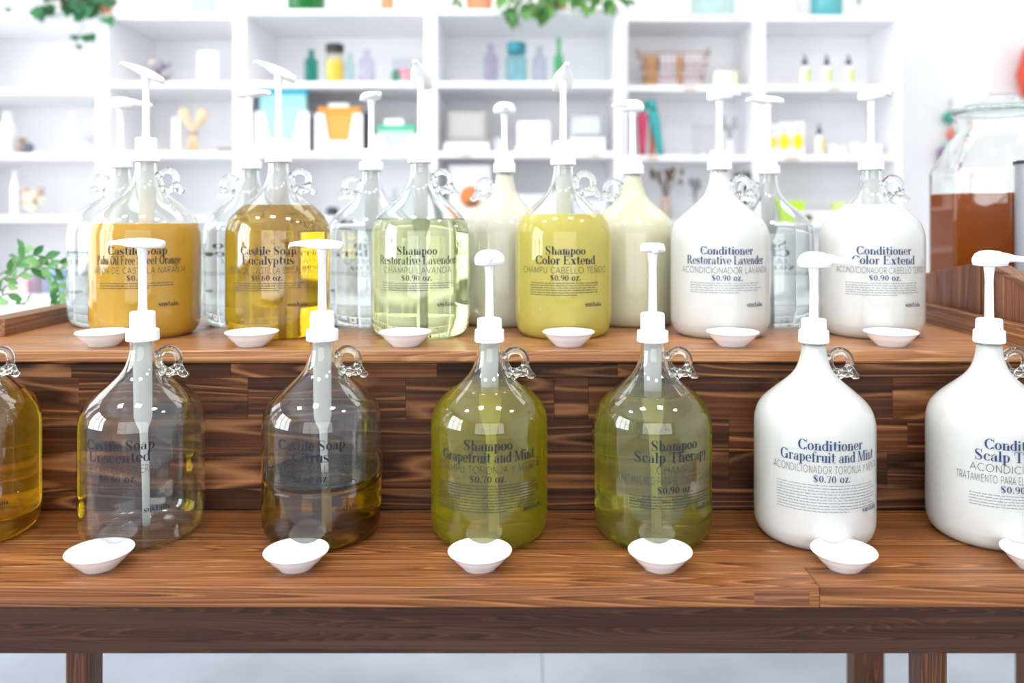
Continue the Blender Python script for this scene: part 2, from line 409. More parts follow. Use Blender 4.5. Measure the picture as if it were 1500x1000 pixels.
G['b'] = (stem(.06, 0, CP)+ring(.24, XH/2, .2, XH/2+.01, .11, .03, -130, 130), .47)
G['d'] = (stem(.29, 0, CP, 0)+ring(.21, XH/2, .2, XH/2+.01, .11, .03, 50, 310), .47)
G['n'] = (stem(.06, 0, XH)+arch(.28, .28)+stem(.31, 0, XH-.12, top=0), .5)
G['h'] = (stem(.06, 0, CP)+arch(.28, .28)+stem(.31, 0, XH-.12, top=0), .5)
G['m'] = (stem(.06, 0, XH)+arch(.26, .24)+stem(.27, 0, XH-.12, top=0)+arch(.47, .24)+stem(.48, 0, XH-.12, top=0), .67)
G['r'] = (stem(.06, 0, XH)+ring(.28, XH-.15, .13, .15, .03, .035, 60, 180)+dot(.31, .4, .055), .38)
G['u'] = (stem(.05, .1, XH, bot=0)+ring(.2, .13, .13, .14, .03, .035, 180, 350)+rc(.3, 0, .3+T, XH)+rc(.25, XH-H, .36, XH)+rc(.4, 0, .47, H), .48)
G['f'] = (stem(.08, 0, .58, top=0)+rc(.02, XH-H, .3, XH)+ring(.25, .57, .14, .14, .03, .035, 50, 180)+dot(.32, .64, .05), .33)
G['v'] = (pl((.02, XH), (.16, XH), (.27, 0), (.2, 0))+pl((.36, XH), (.4, XH), (.25, 0), (.22, 0))+rc(-.01, XH-H, .2, XH)+rc(.3, XH-H, .44, XH), .42)
G['y'] = (pl((.02, XH), (.16, XH), (.27, 0), (.2, 0))+pl((.36, XH), (.4, XH), (.2, -.17), (.17, -.17))+rc(-.01, XH-H, .2, XH)+rc(.3, XH-H, .44, XH)+dot(.13, -.16, .05), .42)
G['w'] = (pl((.02, XH), (.15, XH), (.25, 0), (.18, 0))+pl((.28, XH), (.32, XH), (.23, 0), (.2, 0))+pl((.28, XH), (.41, XH), (.5, 0), (.43, 0))+pl((.56, XH), (.6, XH), (.48, 0), (.45, 0))+rc(-.01, XH-H, .18, XH)+rc(.5, XH-H, .64, XH), .63)
G['x'] = (pl((.03, XH), (.18, XH), (.42, 0), (.27, 0))+pl((.36, XH), (.4, XH), (.08, 0), (.04, 0))+rc(0, XH-H, .2, XH)+rc(.28, XH-H, .43, XH)+rc(0, 0, .15, H)+rc(.24, 0, .45, H), .45)
G['z'] = (pl((.24, XH), (.38, XH), (.16, 0), (.02, 0))+rc(.03, XH-H, .36, XH)+rc(.04, 0, .38, H)+rc(.03, XH-.12, .03+H, XH)+rc(.36, 0, .36+H, .13), .41)
G['g'] = (ring(.2, XH-.15, .17, .15, .09, .03)+ring(.2, -.07, .19, .13, .03, .06)+stroke([(.1, .2), (.06, .12), (.12, .06), (.26, .05)], [.03, .05, .06, .05])+rc(.34, XH-.05, .43, XH), .42)
G['q'] = G['d']
G['S'] = (sglyph(CP, .46), .52)
G['C'] = (ring(.33, CP/2, .31, CP/2+.01, .14, .035, 38, 322)+rc(.57, CP*.66, .57+H, CP)+rc(.57, 0, .57+H, .2), .64)
G['G'] = (ring(.33, CP/2, .31, CP/2+.01, .14, .035, 38, 322)+rc(.57, CP*.66, .57+H, CP)+rc(.5, 0, .5+T, .3)+rc(.42, .29, .68, .29+H), .7)
G['O'] = (ring(.34, CP/2, .32, CP/2+.01, .14, .035), .69)
G['0'] = (ring(.22, CP/2*.86, .2, CP/2*.86, .11, .035), .45)
G['P'] = (stem(.06, 0, CP, top=0)+rc(.0, CP-H, .32, CP)+ring(.3, CP*.73, .22, CP*.27, .13, .035, -90, 90)+rc(.15, CP*.46, .3, CP*.46+H), .56)
G['R'] = (G['P'][0]+pl((.3, CP*.47), (.4, CP*.47), (.62, 0), (.47, 0))+rc(.45, 0, .67, H), .66)
G['F'] = (stem(.06, 0, CP, top=0)+rc(0, CP-H, .5, CP)+rc(.15, CP*.5, .36, CP*.5+H)+rc(.5-H, CP*.7, .5, CP)+rc(.35, CP*.4, .35+H, CP*.64), .54)
G['E'] = (stem(.06, 0, CP, top=0)+rc(0, CP-H, .52, CP)+rc(0, 0, .55, H)+rc(.15, CP*.5, .36, CP*.5+H)+rc(.52-H, CP*.7, .52, CP)+rc(.35, CP*.4, .35+H, CP*.64)+rc(.54-H, 0, .54, .22), .6)
G['L'] = (stem(.06, 0, CP)+rc(0, 0, .5, H)+rc(.5-H, 0, .5, .25)+rc(.0, CP-H, .25, CP), .54)
G['M'] = (rc(.08, 0, .08+H, CP)+rc(.62, 0, .62+T, CP)+pl((.06, CP), (.2, CP), (.41, .06), (.34, 0))+pl((.61, CP), (.66, CP), (.40, 0), (.35, 0))+rc(0, 0, .2, H)+rc(.56, 0, .81, H)+rc(0, CP-H, .2, CP)+rc(.6, CP-H, .81, CP), .84)
G['U'] = (rc(.07, .2, .07+T, CP)+ring(.32, .2, .25, .21, .1, .035, 180, 360)+rc(.54, .2, .54+H, CP)+rc(0, CP-H, .27, CP)+rc(.46, CP-H, .65, CP), .66)
G['T'] = (rc(.24, 0, .24+T, CP)+rc(.16, 0, .45, H)+rc(.02, CP-H, .59, CP)+rc(.02, CP*.72, .02+H, CP)+rc(.59-H, CP*.72, .59, CP), .62)
G['.'] = (dot(.08, .06, .06), .18)
G['$'] = (sglyph(CP*.86, .36)+rc(.17, -.04, .2, CP*.92), .42)
G['8'] = (ring(.21, .15, .19, .16, .1, .03)+ring(.21, .45, .16, .16, .085, .03), .43)
G['6'] = (ring(.22, .18, .19, .185, .1, .03)+ring(.25, .3, .22, .3, .11, .03, 70, 200), .44)
G['9'] = (ring(.22, .43, .19, .185, .1, .03)+ring(.19, .3, .22, .3, .11, .03, -110, 20), .44)
G['7'] = (rc(.03, .58, .38, .61)+pl((.33, .6), (.38, .6), (.24, 0), (.12, 0))+rc(.03, .46, .03+H, .6), .4)
G[' '] = ([], .24)
def sans(pls, w_): 
    q = []
    for p in pls: q += stroke(p, .052)
    return (q, w_)
def arcp(cx, cy, rx, ry, a0, a1, n=9): return [(cx+rx*math.cos(math.radians(a0+(a1-a0)*i/n)), cy+ry*math.sin(math.radians(a0+(a1-a0)*i/n))) for i in range(n+1)]
A = {}
A['A'] = sans([[(.02, 0), (.28, .7)], [(.28, .7), (.54, 0)], [(.11, .22), (.45, .22)]], .58)
A['B'] = sans([[(.08, 0), (.08, .7)], [(.08, .7), (.26, .7)]+arcp(.26, .53, .17, .17, 90, -90)+[(.08, .36)], [(.26, .36)]+arcp(.28, .18, .2, .18, 90, -90)+[(.08, 0)]], .56)
A['C'] = sans([arcp(.37, .35, .31, .35, 45, 315, 14)], .66)
A['D'] = sans([[(.08, 0), (.08, .7)], [(.08, .7), (.22, .7)]+arcp(.22, .35, .36, .35, 90, -90, 12)+[(.08, 0)]], .66)
A['E'] = sans([[(.08, 0), (.08, .7)], [(.08, .7), (.44, .7)], [(.08, .36), (.4, .36)], [(.08, 0), (.44, 0)]], .5)
A['F'] = A['E']
A['G'] = sans([arcp(.37, .35, .31, .35, 45, 360, 14)+[(.4, .35)]], .74)
A['H'] = sans([[(.08, 0), (.08, .7)], [(.5, 0), (.5, .7)], [(.08, .36), (.5, .36)]], .58)
A['I'] = sans([[(.08, 0), (.08, .7)]], .18)
A['J'] = sans([[(.32, .7), (.32, .15)]+arcp(.18, .15, .14, .15, 0, -160, 6)], .42)
A['L'] = sans([[(.08, .7), (.08, 0)], [(.08, 0), (.42, 0)]], .46)
A['M'] = sans([[(.08, 0), (.08, .7)], [(.08, .7), (.34, .1)], [(.34, .1), (.6, .7)], [(.6, .7), (.6, 0)]], .7)
A['N'] = sans([[(.08, 0), (.08, .7)], [(.08, .7), (.5, 0)], [(.5, 0), (.5, .7)]], .6)
A['O'] = sans([arcp(.37, .35, .32, .35, 0, 360, 18)], .76)
A['P'] = sans([[(.08, 0), (.08, .7)], [(.08, .7), (.26, .7)]+arcp(.26, .5, .19, .2, 90, -90)+[(.08, .3)]], .5)
A['R'] = sans([[(.08, 0), (.08, .7)], [(.08, .7), (.26, .7)]+arcp(.26, .5, .19, .2, 90, -90)+[(.08, .3)], [(.27, .3), (.46, 0)]], .53)
A['S'] = sans([[(.40, .58)]+arcp(.24, .53, .17, .17, 20, 250, 8)+arcp(.24, .18, .19, .19, 80, -160, 8)], .5)
A['T'] = sans([[(.25, 0), (.25, .7)], [(.02, .7), (.48, .7)]], .5)
A['U'] = sans([[(.08, .7), (.08, .22)]+arcp(.28, .22, .2, .22, 180, 360, 8)+[(.48, .7)]], .57)
A['V'] = sans([[(.02, .7), (.27, 0)], [(.27, 0), (.52, .7)]], .54)
A['Y'] = sans([[(.02, .7), (.25, .34)], [(.48, .7), (.25, .34)], [(.25, .34), (.25, 0)]], .5)
A['Z'] = sans([[(.04, .7), (.46, .7)], [(.46, .7), (.04, 0)], [(.04, 0), (.46, 0)]], .5)
A['Ú'] = (A['U'][0]+stroke([(.26, .78), (.36, .9)], .05), .57)
A['Ó'] = (A['O'][0]+stroke([(.35, .78), (.45, .9)], .05), .76)
A['Í'] = (A['I'][0]+stroke([(.06, .78), (.16, .9)], .05), .18)
A['Ñ'] = (A['N'][0]+stroke([(.18, .8), (.42, .84)], .05), .6)
A[' '] = ([], .26)
def text_quads(s_, font, size, z, cx=0.0, track=0.0, maxw=None):
    wd = sum(font[c][1]+track for c in s_)-track
    sx = size if not maxw or wd*size <= maxw else maxw/wd
    x = cx-wd*sx/2; out = []
    for c in s_:
        q, adv = font[c]
        for f in q: out.append([(x+u*sx, z+v*size) for u, v in f])
        x += (adv+track)*sx
    return out
def wrap_mesh(name, quads, R_, a0):
    """lay flat quads (x, z) round a cylinder of radius R_, centred on angle a0"""
    v = []; f = []
    for q in quads:
        n = len(v)
        for x, z in q:
            a = a0+x/R_; v.append((R_*math.cos(a), R_*math.sin(a), z))
        f.append((n, n+1, n+2, n+3))
    me = bpy.data.meshes.new(name); me.from_pydata(v, [], f); return me

# ------------------------------------------------------------------ glass jugs with pumps
PROF = [(.0772, .1444), (.0754, .1585), (.0717, .169), (.0645, .179), (.0525, .190), (.0405, .200), (.0296, .210), (.0222, .2207), (.0175, .235), (.0160, .244), (.0158, .255)]
LOW = [(0, .006), (.030, .0045), (.052, .001), (.060, 0), (.0665, .0022), (.0722, .008), (.0758, .017), (.0772, .030), (.0772, .09)]
def profile(rs, zs):
    pts = LOW+PROF; out = []
    n = len(pts)
    for i in range(3, n-1):  # catmull-rom through the silhouette
        p0, p1, p2, p3 = pts[max(i-1, 0)], pts[i], pts[i+1], pts[min(i+2, n-1)]
        for s_ in range(3):
            t = s_/3
            out.append(tuple(.5*((2*p1[k])+(-p0[k]+p2[k])*t+(2*p0[k]-5*p1[k]+4*p2[k]-p3[k])*t*t+(-p0[k]+3*p1[k]-3*p2[k]+p3[k])*t**3) for k in (0, 1)))
    out.append(pts[-1])
    out = [p for p in pts[:3]]+out
    res = []
    for r, z in out:
        k = max(0, min(1, (r-.018)/.04)); rsc = 1+(rs-1)*k      # the neck keeps its width
        res.append((r*rsc, z*zs))
    return res
def inset(pr, t):
    out = []
    for i, (r, z) in enumerate(pr):
        a = pr[max(i-1, 0)]; b_ = pr[min(i+1, len(pr)-1)]
        dr, dz = b_[0]-a[0], b_[1]-a[1]; l = math.hypot(dr, dz) or 1
        out.append((max(0, r-dz/l*t), z+dr/l*t))
    out[0] = (0, pr[0][1]+t); return out
def cut(pr, zl):
    out = []
    for a, b_ in zip(pr, pr[1:]):
        out.append(a)
        if a[1] <= zl < b_[1] and a[1] > .03:
            k = (zl-a[1])/(b_[1]-a[1]); out.append((a[0]+(b_[0]-a[0])*k, zl)); break
    else: out.append(pr[-1])
    out.append((0, out[-1][1])); return out

def pump(root, J, headtop, kind, yaw, pitch=0, size=1.0, clear=.01):
    """cap, stem and head above the neck; dip tube below. J = neck rim height, headtop = top of the head"""
    if kind == 'dome': ch, cr_, uh, ur = .0168, .0195, .0148, .0163
    elif kind == 'tall': ch, cr_, uh, ur = .0100, .0205, .0285, .0162
    else: ch, cr_, uh, ur = .0150, .0208, .0235, .0158
    zb = J-.001
    def ribs(a, z): return 1+.012*(1 if int(a/(2*PI)*64) % 2 else 0)
    MB().lathe([(.0155, zb), (cr_-.0008, zb-.0), (cr_, zb+.001), (cr_-.0004, zb+ch-.0012), (cr_-.0016, zb+ch), (ur, zb+ch), ], 64, shape=ribs).lathe(
        [(ur+.0004, zb+ch-.0005), (ur, zb+ch+uh-.0016), (ur-.0014, zb+ch+uh), (.0066, zb+ch+uh), (.0066, zb+ch+uh-.004), (0, zb+ch+uh-.004)], 16 if kind == 'dome' else 40).obj('pump_cap', M['plastic'], root, smooth=False)
    pc = root.children[-1] if root.children[-1].name.startswith('pump_cap') else [c for c in root.children if c.name.startswith('pump_cap')][0]
    zu = zb+ch+uh; hh = .0215 if kind == 'dome' else .014
    hz = headtop-hh
    MB().lathe([(.0060, zu-.003), (.0056, zu+.01), (.0052, hz-.02), (.0056, hz-.012), (.0068, hz-.002), (.0070, hz+.006), (0, hz+.006)], 20).obj('pump_stem', M['plastic'], pc, smooth=True)
    hb = MB()
    if kind == 'dome':
        # oval dome with a tapering spout
        n = 24; rings_ = [(0, 0, .0), (.6, 0, 0), (.93, .05, 0), (1.0, .28, 0), (.97, .5, 0), (.82, .76, 0), (.52, .94, 0), (0, 1, 0)]
        vs_ = []; 
        hb.lathe([(r*.0205, z*hh) for r, z, _ in rings_], n)
        for i, v in enumerate(hb.v):
            hb.v[i] = (v[0]*(1.18 if v[0] > 0 else 1.02), v[1], v[2])
        L_ = .05
        hb.tube([(.006, 0, .0115), (.022, 0, .0112), (.034, 0, .0098), (L_, 0, .0082), (L_+.005, 0, .0045)], [.0078, .0066, .0046, .0040, .0036], 12)
    else:
        # flat thumb paddle, blunt behind, narrowing to the spout
        sec = [(-.0265, .0105, .0015, .0085), (-.024, .0150, .0, .0108), (-.012, .0175, .0, .0130), (.002, .0182, .0, .0140), (.014, .0150, .0012, .0135), (.024, .0095, .0035, .0125), (.034, .0055, .0045, .0110), (.0415, .0042, .0040, .0098), (.0435, .0040, .0005, .0065)]
        vs_ = []; fs_ = []; n = 12
        for x, hw, z0, z1 in sec:
            for k in range(n):
                a = 2*PI*k/n; c, s_ = math.cos(a), math.sin(a)
                sx = abs(c)**.55*(1 if c > 0 else -1); sy = abs(s_)**.6*(1 if s_ > 0 else -1)
                flat = .5+.5*sy
                vs_.append((x, hw*sx*(1 if sy < 0 else .9), z0+(z1-z0)*flat))
        for i in range(len(sec)-1):
            for k in range(n): fs_.append((i*n+k, i*n+(k+1) % n, (i+1)*n+(k+1) % n, (i+1)*n+k))
        fs_.append(tuple(range(n))); fs_.append(tuple((len(sec)-1)*n+k for k in range(n)))
        hb.add(vs_, fs_)
    hb.xf(Matrix.Translation((0, 0, hz)) @ Matrix.Rotation(math.radians(yaw), 4, 'Z') @ Matrix.Rotation(-math.radians(pitch), 4, 'Y') @ Matrix.Scale(size, 4))
    hb.obj('pump_head', M['plastic'], pc, smooth=True)
    # pump barrel inside the neck and the dip tube
    bz = J-.108
    pts = [(0, 0, J+.002), (0, 0, J-.04), (.0005, 0, bz+.006), (.001, 0, bz-.002), (.0013, 0, bz-.012), (.0035, .001, bz*.5), (.004, .002, clear)]
    MB().tube(pts, [.0118, .0118, .0114, .0095, .0052, .0048, .0048], 20).obj('dip_tube', M['tube'], pc, smooth=True)

def handle(root, zs, ang):
    # finger ring: a glass rod that leaves the neck, loops round, rejoins the shoulder; a small curled tail outside
    z0 = .2285*zs; R_ = .0138; cx = .0345; c = []
    for k in range(0, 41):
        a = 2*PI*k/40; c.append((cx+R_*math.cos(a), 0, z0+R_*1.06*math.sin(a)))
    mb = MB().tube(c, .0050, 14, cap=False)
    mb.tube([(.0470, 0, z0-.005), (.0492, 0, z0-.0110), (.0515, 0, z0-.0160), (.0548, 0, z0-.0190), (.0580, 0, z0-.0192), (.0598, 0, z0-.0172)], [.0046, .0054, .0056, .0052, .0046, .0030], 12)
    mb.tube([(.0515, 0, z0-.0165), (.0450, 0, z0-.0172), (.0380, 0, z0-.0165), (.0330, 0, z0-.0185)], [.0036, .0040, .0048, .0060], 12)
    mb.tube([(.0215, 0, z0+.004), (.0190, 0, z0+.007), (.0165, 0, z0+.009)], [.0040, .0046, .0050], 10)
    mb.tube([(.0245, 0, z0-.010), (.0255, 0, z0-.015), (.0290, 0, z0-.0195)], [.0044, .0050, .0060], 10)
    mb.xf(Matrix.Rotation(math.radians(ang), 4, 'Z'))
    mb.obj('handle', M['glass'], root, smooth=True)

PARA = random.Random(11)
def label_print(root, R_, zs, a_deg, l1, l2, subs, price, rows_, pw=.118, brand=True, pale=False):
    a0 = math.radians(a_deg); R_ = R_+.0004
    z = .131 if zs > 1.02 else .1305
    mp_ = M['print_blue'] if pale else M['print']
    def put(nm_, qq, mt): return link(nm_, wrap_mesh(nm_, qq, R_, a0), mt, root)
    put('title_print', text_quads(l1, G, .0180, z, 0), mp_); put('title_print', text_quads(l2, G, .0188, z-.0148, 0, maxw=.130), mp_)
    zz = z-.0148
    for s_ in subs: zz -= .0135; put('subtitle_print', text_quads(s_, A, .0130, zz, 0, .06, maxw=.15), M['print_thin'])
    zz -= .0112; put('price_print', text_quads(price, G, .0140, zz, 0, .02), mp_)
    if brand: put('brand_print', text_quads('sustain.', G, .0108, .0515, pw/2-.012, .01), mp_)
    pq = []; zz -= .0045
    for i in range(rows_):
        zr = zz-i*.0036; x = -pw/2; end = pw/2-(PARA.uniform(0, .01) if i < rows_-1 else pw*.35)
        while x < end:
            wl = PARA.uniform(.0022, .0095); x1 = min(x+wl, end)
            # a word: a thin body with a few taller letters
            pq.append([(x, zr), (x1, zr), (x1, zr+.0009), (x, zr+.0009)])
            if PARA.random() < .6:
                xx = x+PARA.uniform(0, max(.0001, x1-x-.0006)); pq.append([(xx, zr), (xx+.0005, zr), (xx+.0005, zr+.0019), (xx, zr+.0019)])
            x = x1+.0011
    me = wrap_mesh('ingredients_print', pq, R_, a0); o = link('ingredients_print', me, M['print_pale'] if pale else M['print_mid'], root); o['kind'] = 'stuff'

LIQ = {
    'amber': glass('amber soap', (1, 1, 1, 1), 0, 1.36, (.96, .58, .02), .12, '#e8b020'),
    'brown': glass('brown amber soap', (1, 1, 1, 1), 0, 1.36, (.80, .48, .03), .05, '#b08020'),
    'lime': glass('yellow green shampoo', (1, 1, 1, 1), 0, 1.36, (.96, .88, .05), .26, '#f4e438'),
    'green': glass('pale green shampoo', (1, 1, 1, 1), 0, 1.36, (.92, .87, .22), .18, '#e4dc6c'),
    'gold': glass('golden soap', (1, 1, 1, 1), 0, 1.36, (.99, .58, .02), .24, '#ffce3c'),
    'palegreen': glass('pale lime shampoo', (1, 1, 1, 1), 0, 1.36, (.95, .97, .50), .08, '#eef2b8'),
    'clear': glass('clear liquid', (1, 1, 1, 1), 0, 1.34, (.93, .97, .95), .05, '#eaf2ee'),
    'orange': cloudy('cloudy orange soap', '#ffd35a', '#ffd060', .08),
    'yellow': cloudy('cloudy yellow shampoo', '#fff184', '#fff08c', .10),
    'white': plain('white conditioner', '#fdfbf7', .35, var=.01, sss=.1),
    'cream': plain('cream conditioner', '#fffbe8', .4, var=.01, sss=.1),
    'cream2': plain('yellowish conditioner', '#fffadd', .4, var=.01, sss=.1),
}
def jug(name, label, px, D, base_z, capy, heady, liq, level, kind, yaw, pitch=0, rs=1.0, text=None, toff=0, hang=None, back=False, group=None):
    X = PX(px, D); J = PZ(capy, D)-base_z; zs = J/.255
    face = math.degrees(math.atan2(-D, -X))           # direction from the jug to the camera
    root = thing(name, label, 'jug', (X, D, base_z), 0, group)
    pr = profile(rs, zs); inn = inset(pr, .0016)
    inn = [(max(r, .0), z) for r, z in inn]
    full = pr+[(pr[-1][0]-.0002, J+.0)]+inn[::-1]
    MB().lathe(full, 96).obj('glass_body', M['glass'], root, smooth=True)
    if liq:
        mid = [(max(0, r), z) for r, z in inset(pr, .0009)]
        zl = PZ(level, D)-base_z if level > 1 else J-.004
        c = cut(mid, zl)
        MB().lathe(c, 96).obj('liquid', LIQ[liq], root, smooth=False)
        o = [c for c in root.children if c.name.startswith('liquid')][0]
        for p in o.data.polygons:
            if abs(p.normal.z) < .98 or p.center.z < .02: p.use_smooth = True
    handle(root, zs, hang if hang is not None else (180 if back else 0))
    pump(root, J, PZ(heady, D)-base_z, kind, yaw, pitch)
    if text: label_print(root, .0772*rs, zs, face+toff+(180 if back else 0), *text, pale=liq == 'white')
    return root
LP = [TZ, 1.09]
FJ = 'glass pump jugs on the lower tier'; UJ = 'glass pump jugs on the upper tier'
Z1 = TZ; Z2 = UZ
jug('glass_jug', 'jug of golden amber soap cut off by the left edge of the photo, lower tier', -37, 1.09, Z1, 497, 360, 'amber', 572, 'flat', 180, text=('Castile Soap', 'Lavender', ['JABON DE CASTILLA'], '$0.60 oz.', 3), toff=-18, group=FJ)
jug('glass_jug', 'nearly empty clear glass jug, print reading Castile Soap Unscented, lower tier', 209, 1.09, Z1, 497, 348, None, 0, 'flat', 186, text=('Castile Soap', 'Unscented', ['JABON DE CASTILLA SIN FRAGANCIA'], '$0.60 oz.', 1), toff=-22, group=FJ)
jug('glass_jug', 'glass jug half full of brown amber soap, print reading Citrus, lower tier', 472, 1.09, Z1, 497, 350, 'brown', 689, 'flat', 184, text=('Castile Soap', 'Citrus', ['JABÓN DE CASTILLA CÍTRICO'], '$0.60 oz.', 2), toff=-11, group=FJ)
jug('glass_jug', 'glass jug of yellow-green shampoo, print reading Grapefruit and Mint, lower tier', 717, 1.09, Z1, 499, 365, 'lime', 565, 'dome', 268, text=('Shampoo', 'Grapefruit and Mint', ['CHAMPÚ TORONJA Y MENTA'], '$0.70 oz.', 10, .15), toff=-1, group=FJ)
jug('glass_jug', 'glass jug of pale greenish shampoo, print reading Scalp Therapy, lower tier', 956, 1.09, Z1, 499, 355, 'green', 571, 'flat', 266, text=('Shampoo', 'Scalp Therapy', ['CHAMPÚ', 'TRATAMIENTO PARA EL CUERO CABELLUDO'], '$0.90 oz.', 5), toff=22, group=FJ)
jug('glass_jug', 'jug of white conditioner, print reading Grapefruit and Mint, lower tier', 1192, 1.09, Z1, 500, 368, 'white', 0, 'dome', -30, text=('Conditioner', 'Grapefruit and Mint', ['ACONDICIONADOR TORONJA Y MENTA'], '$0.70 oz.', 10, .14), toff=17, group=FJ)
jug('glass_jug', 'jug of white conditioner cut off by the right edge of the photo, lower tier', 1449, 1.09, Z1, 500, 366, 'white', 0, 'dome', 0, text=('Conditioner', 'Scalp Therapy', ['ACONDICIONADOR', 'TRATAMIENTO PARA EL CUERO CABELLUDO'], '$0.90 oz.', 5), toff=27, group=FJ)
U = 1.319
jug('glass_jug', 'jug of cloudy orange soap, print reading Sweet Orange, front of the upper tier', 214, U, Z2, 236, 101, 'orange', 327, 'tall', 196, 22, 1.07, ('Castile Soap', 'Palm Oil Free Sweet Orange', ['JABÓN DE CASTILLA NARANJA'], '$0.80', 3), -9, group=UJ)
jug('glass_jug', 'jug of clear golden soap, print reading Eucalyptus, front of the upper tier', 408, U, Z2, 237, 99, 'gold', 301, 'tall', 200, 22, 1.055, ('Castile Soap', 'Eucalyptus', ['JABÓN DE CASTILLA EUCALIPTO'], '$0.60 oz.', 4), -12, group=UJ)
jug('glass_jug', 'jug of pale lime shampoo, print reading Shampoo Restorative Lavender, upper tier', 616, U, Z2, 238, 105, 'palegreen', 320, 'tall', 262, 28, 1.02, ('Shampoo', 'Restorative Lavender', ['CHAMPU LAVANDA'], '$0.90 oz.', 4), -4, group=UJ)
jug('glass_jug', 'jug of cloudy yellow shampoo, print reading Shampoo Color Extend, upper tier', 825, U, Z2, 241, 109, 'yellow', 314, 'tall', 278, 28, 1.0, ('Shampoo', 'Color Extend', ['CHAMPU CABELLO TEÑIDO'], '$0.90 oz.', 6), 3, group=UJ)
jug('glass_jug', 'jug of white conditioner, print reading Conditioner Restorative Lavender, upper tier', 1054, U, Z2, 248, 127, 'white', 0, 'dome', 40, 8, 1.01, ('Conditioner', 'Restorative Lavender', ['ACONDICIONADOR LAVANDA'], '$0.90 oz.', 5), 9, group=UJ)
jug('glass_jug', 'jug of white conditioner, print reading Conditioner Color Extend, right end of upper tier', 1276, U, Z2, 248, 127, 'white', 300, 'dome', 35, 8, 1.03, ('Conditioner', 'Color Extend', ['ACONDICIONADOR CABELLO TEÑIDO'], '$0.90 oz.', 6), 15, group=UJ)
B = 1.45; BJ = 'glass pump jugs in the back row of the upper tier'
jug('glass_jug', 'clear jug standing behind the cloudy orange jug, upper tier', 177, B, Z2, 245, 142, 'clear', 365, 'dome', 0, 0, 1.09, ('Castile Soap', 'Unscented', ['JABON DE CASTILLA'], '$0.60 oz.', 3), 0, back=True, group=BJ)
jug('glass_jug', 'clear jug standing behind the golden Eucalyptus jug', 366, B, Z2, 247, 131, 'clear', 338, 'flat', -20, 0, 1.02, ('Shampoo', 'Unscented', ['CHAMPU'], '$0.80 oz.', 3), 0, back=True, group=BJ)
jug('glass_jug', 'clear jug with reversed blue print between the Eucalyptus and lime jugs', 544, B, Z2, 249, 135, 'clear', 335, 'flat', -60, 0, 1.0, ('Soap', 'Scalp Therapy', ['CHAMPU'], '$0.80 oz.', 3), 0, back=True, group=BJ)
jug('glass_jug', 'jug of creamy conditioner between the two Shampoo jugs, back row of upper tier', 739, B, Z2, 252, 149, 'cream', 0, 'dome', 275, 0, 1.0, hang=180, group=BJ)
jug('glass_jug', 'jug of creamy conditioner behind the gap right of the yellow Color Extend jug', 927, B, Z2, 254, 146, 'cream2', 0, 'dome', 225, 0, 1.0, hang=180, group=BJ)
jug('glass_jug', 'clear bluish jug between the two white Conditioner jugs of the upper tier', 1125, B, Z2, 254, 141, 'clear', 330, 'flat', 196, 0, 1.03, ('Soap', 'Clear', ['JABON'], '$0.60 oz.', 2), 0, back=True, group=BJ)

# ------------------------------------------------------------------ dishes
def dish_mesh():
    pr = [(0, .0012), (.0165, .0012), (.0175, 0), (.0200, 0), (.0212, .0022), (.0275, .0080), (.0330, .0140), (.0352, .0172), (.0362, .0180), (.0382, .0195), (.0386, .0207), (.0380, .0214), (.0366, .0211),
          (.0340, .0180), (.0300, .0120), (.0240, .0066), (.0160, .0036), (0, .0030)]
    me = MB().lathe(pr, 64).mesh('drip_dish')
    for p in me.polygons: p.use_smooth = True
    me.materials.append(M['bowl']); return me
DM = dish_mesh()
def dish(px, D, z, label, grp):
    o = link('drip_dish', DM, None, None, (PX(px, D), D, z)); tag(o, label, 'dish', grp)
G1 = 'white dishes along the lower tier'; G2 = 'white dishes along the upper tier'
for px, lb in ((146, 'small white dish in front of the empty Unscented jug'), (434, 'small white dish in front of the half-full Citrus soap jug'), (703, 'small white dish in front of the yellow-green Grapefruit and Mint shampoo'),
               (967, 'small white dish in front of the pale greenish Scalp Therapy jug'), (1236, 'small white dish in front of the white Grapefruit and Mint conditioner'), (1517, 'small white dish cut off by the right edge of the photo')):
    dish(px, .983, TZ, lb, G1)
for px, lb in ((152, 'white dish below the cloudy orange soap jug, upper tier'), (369, 'white dish below the golden Eucalyptus jug, upper tier'), (594, 'white dish below the pale lime Lavender shampoo, upper tier'),
               (833, 'white dish below the cloudy yellow Color Extend shampoo, upper tier'), (1073, 'white dish below the Lavender conditioner, upper tier'), (1305, 'white dish below the Color Extend conditioner, upper tier')):
    dish(px, 1.2, UZ, lb, G2)

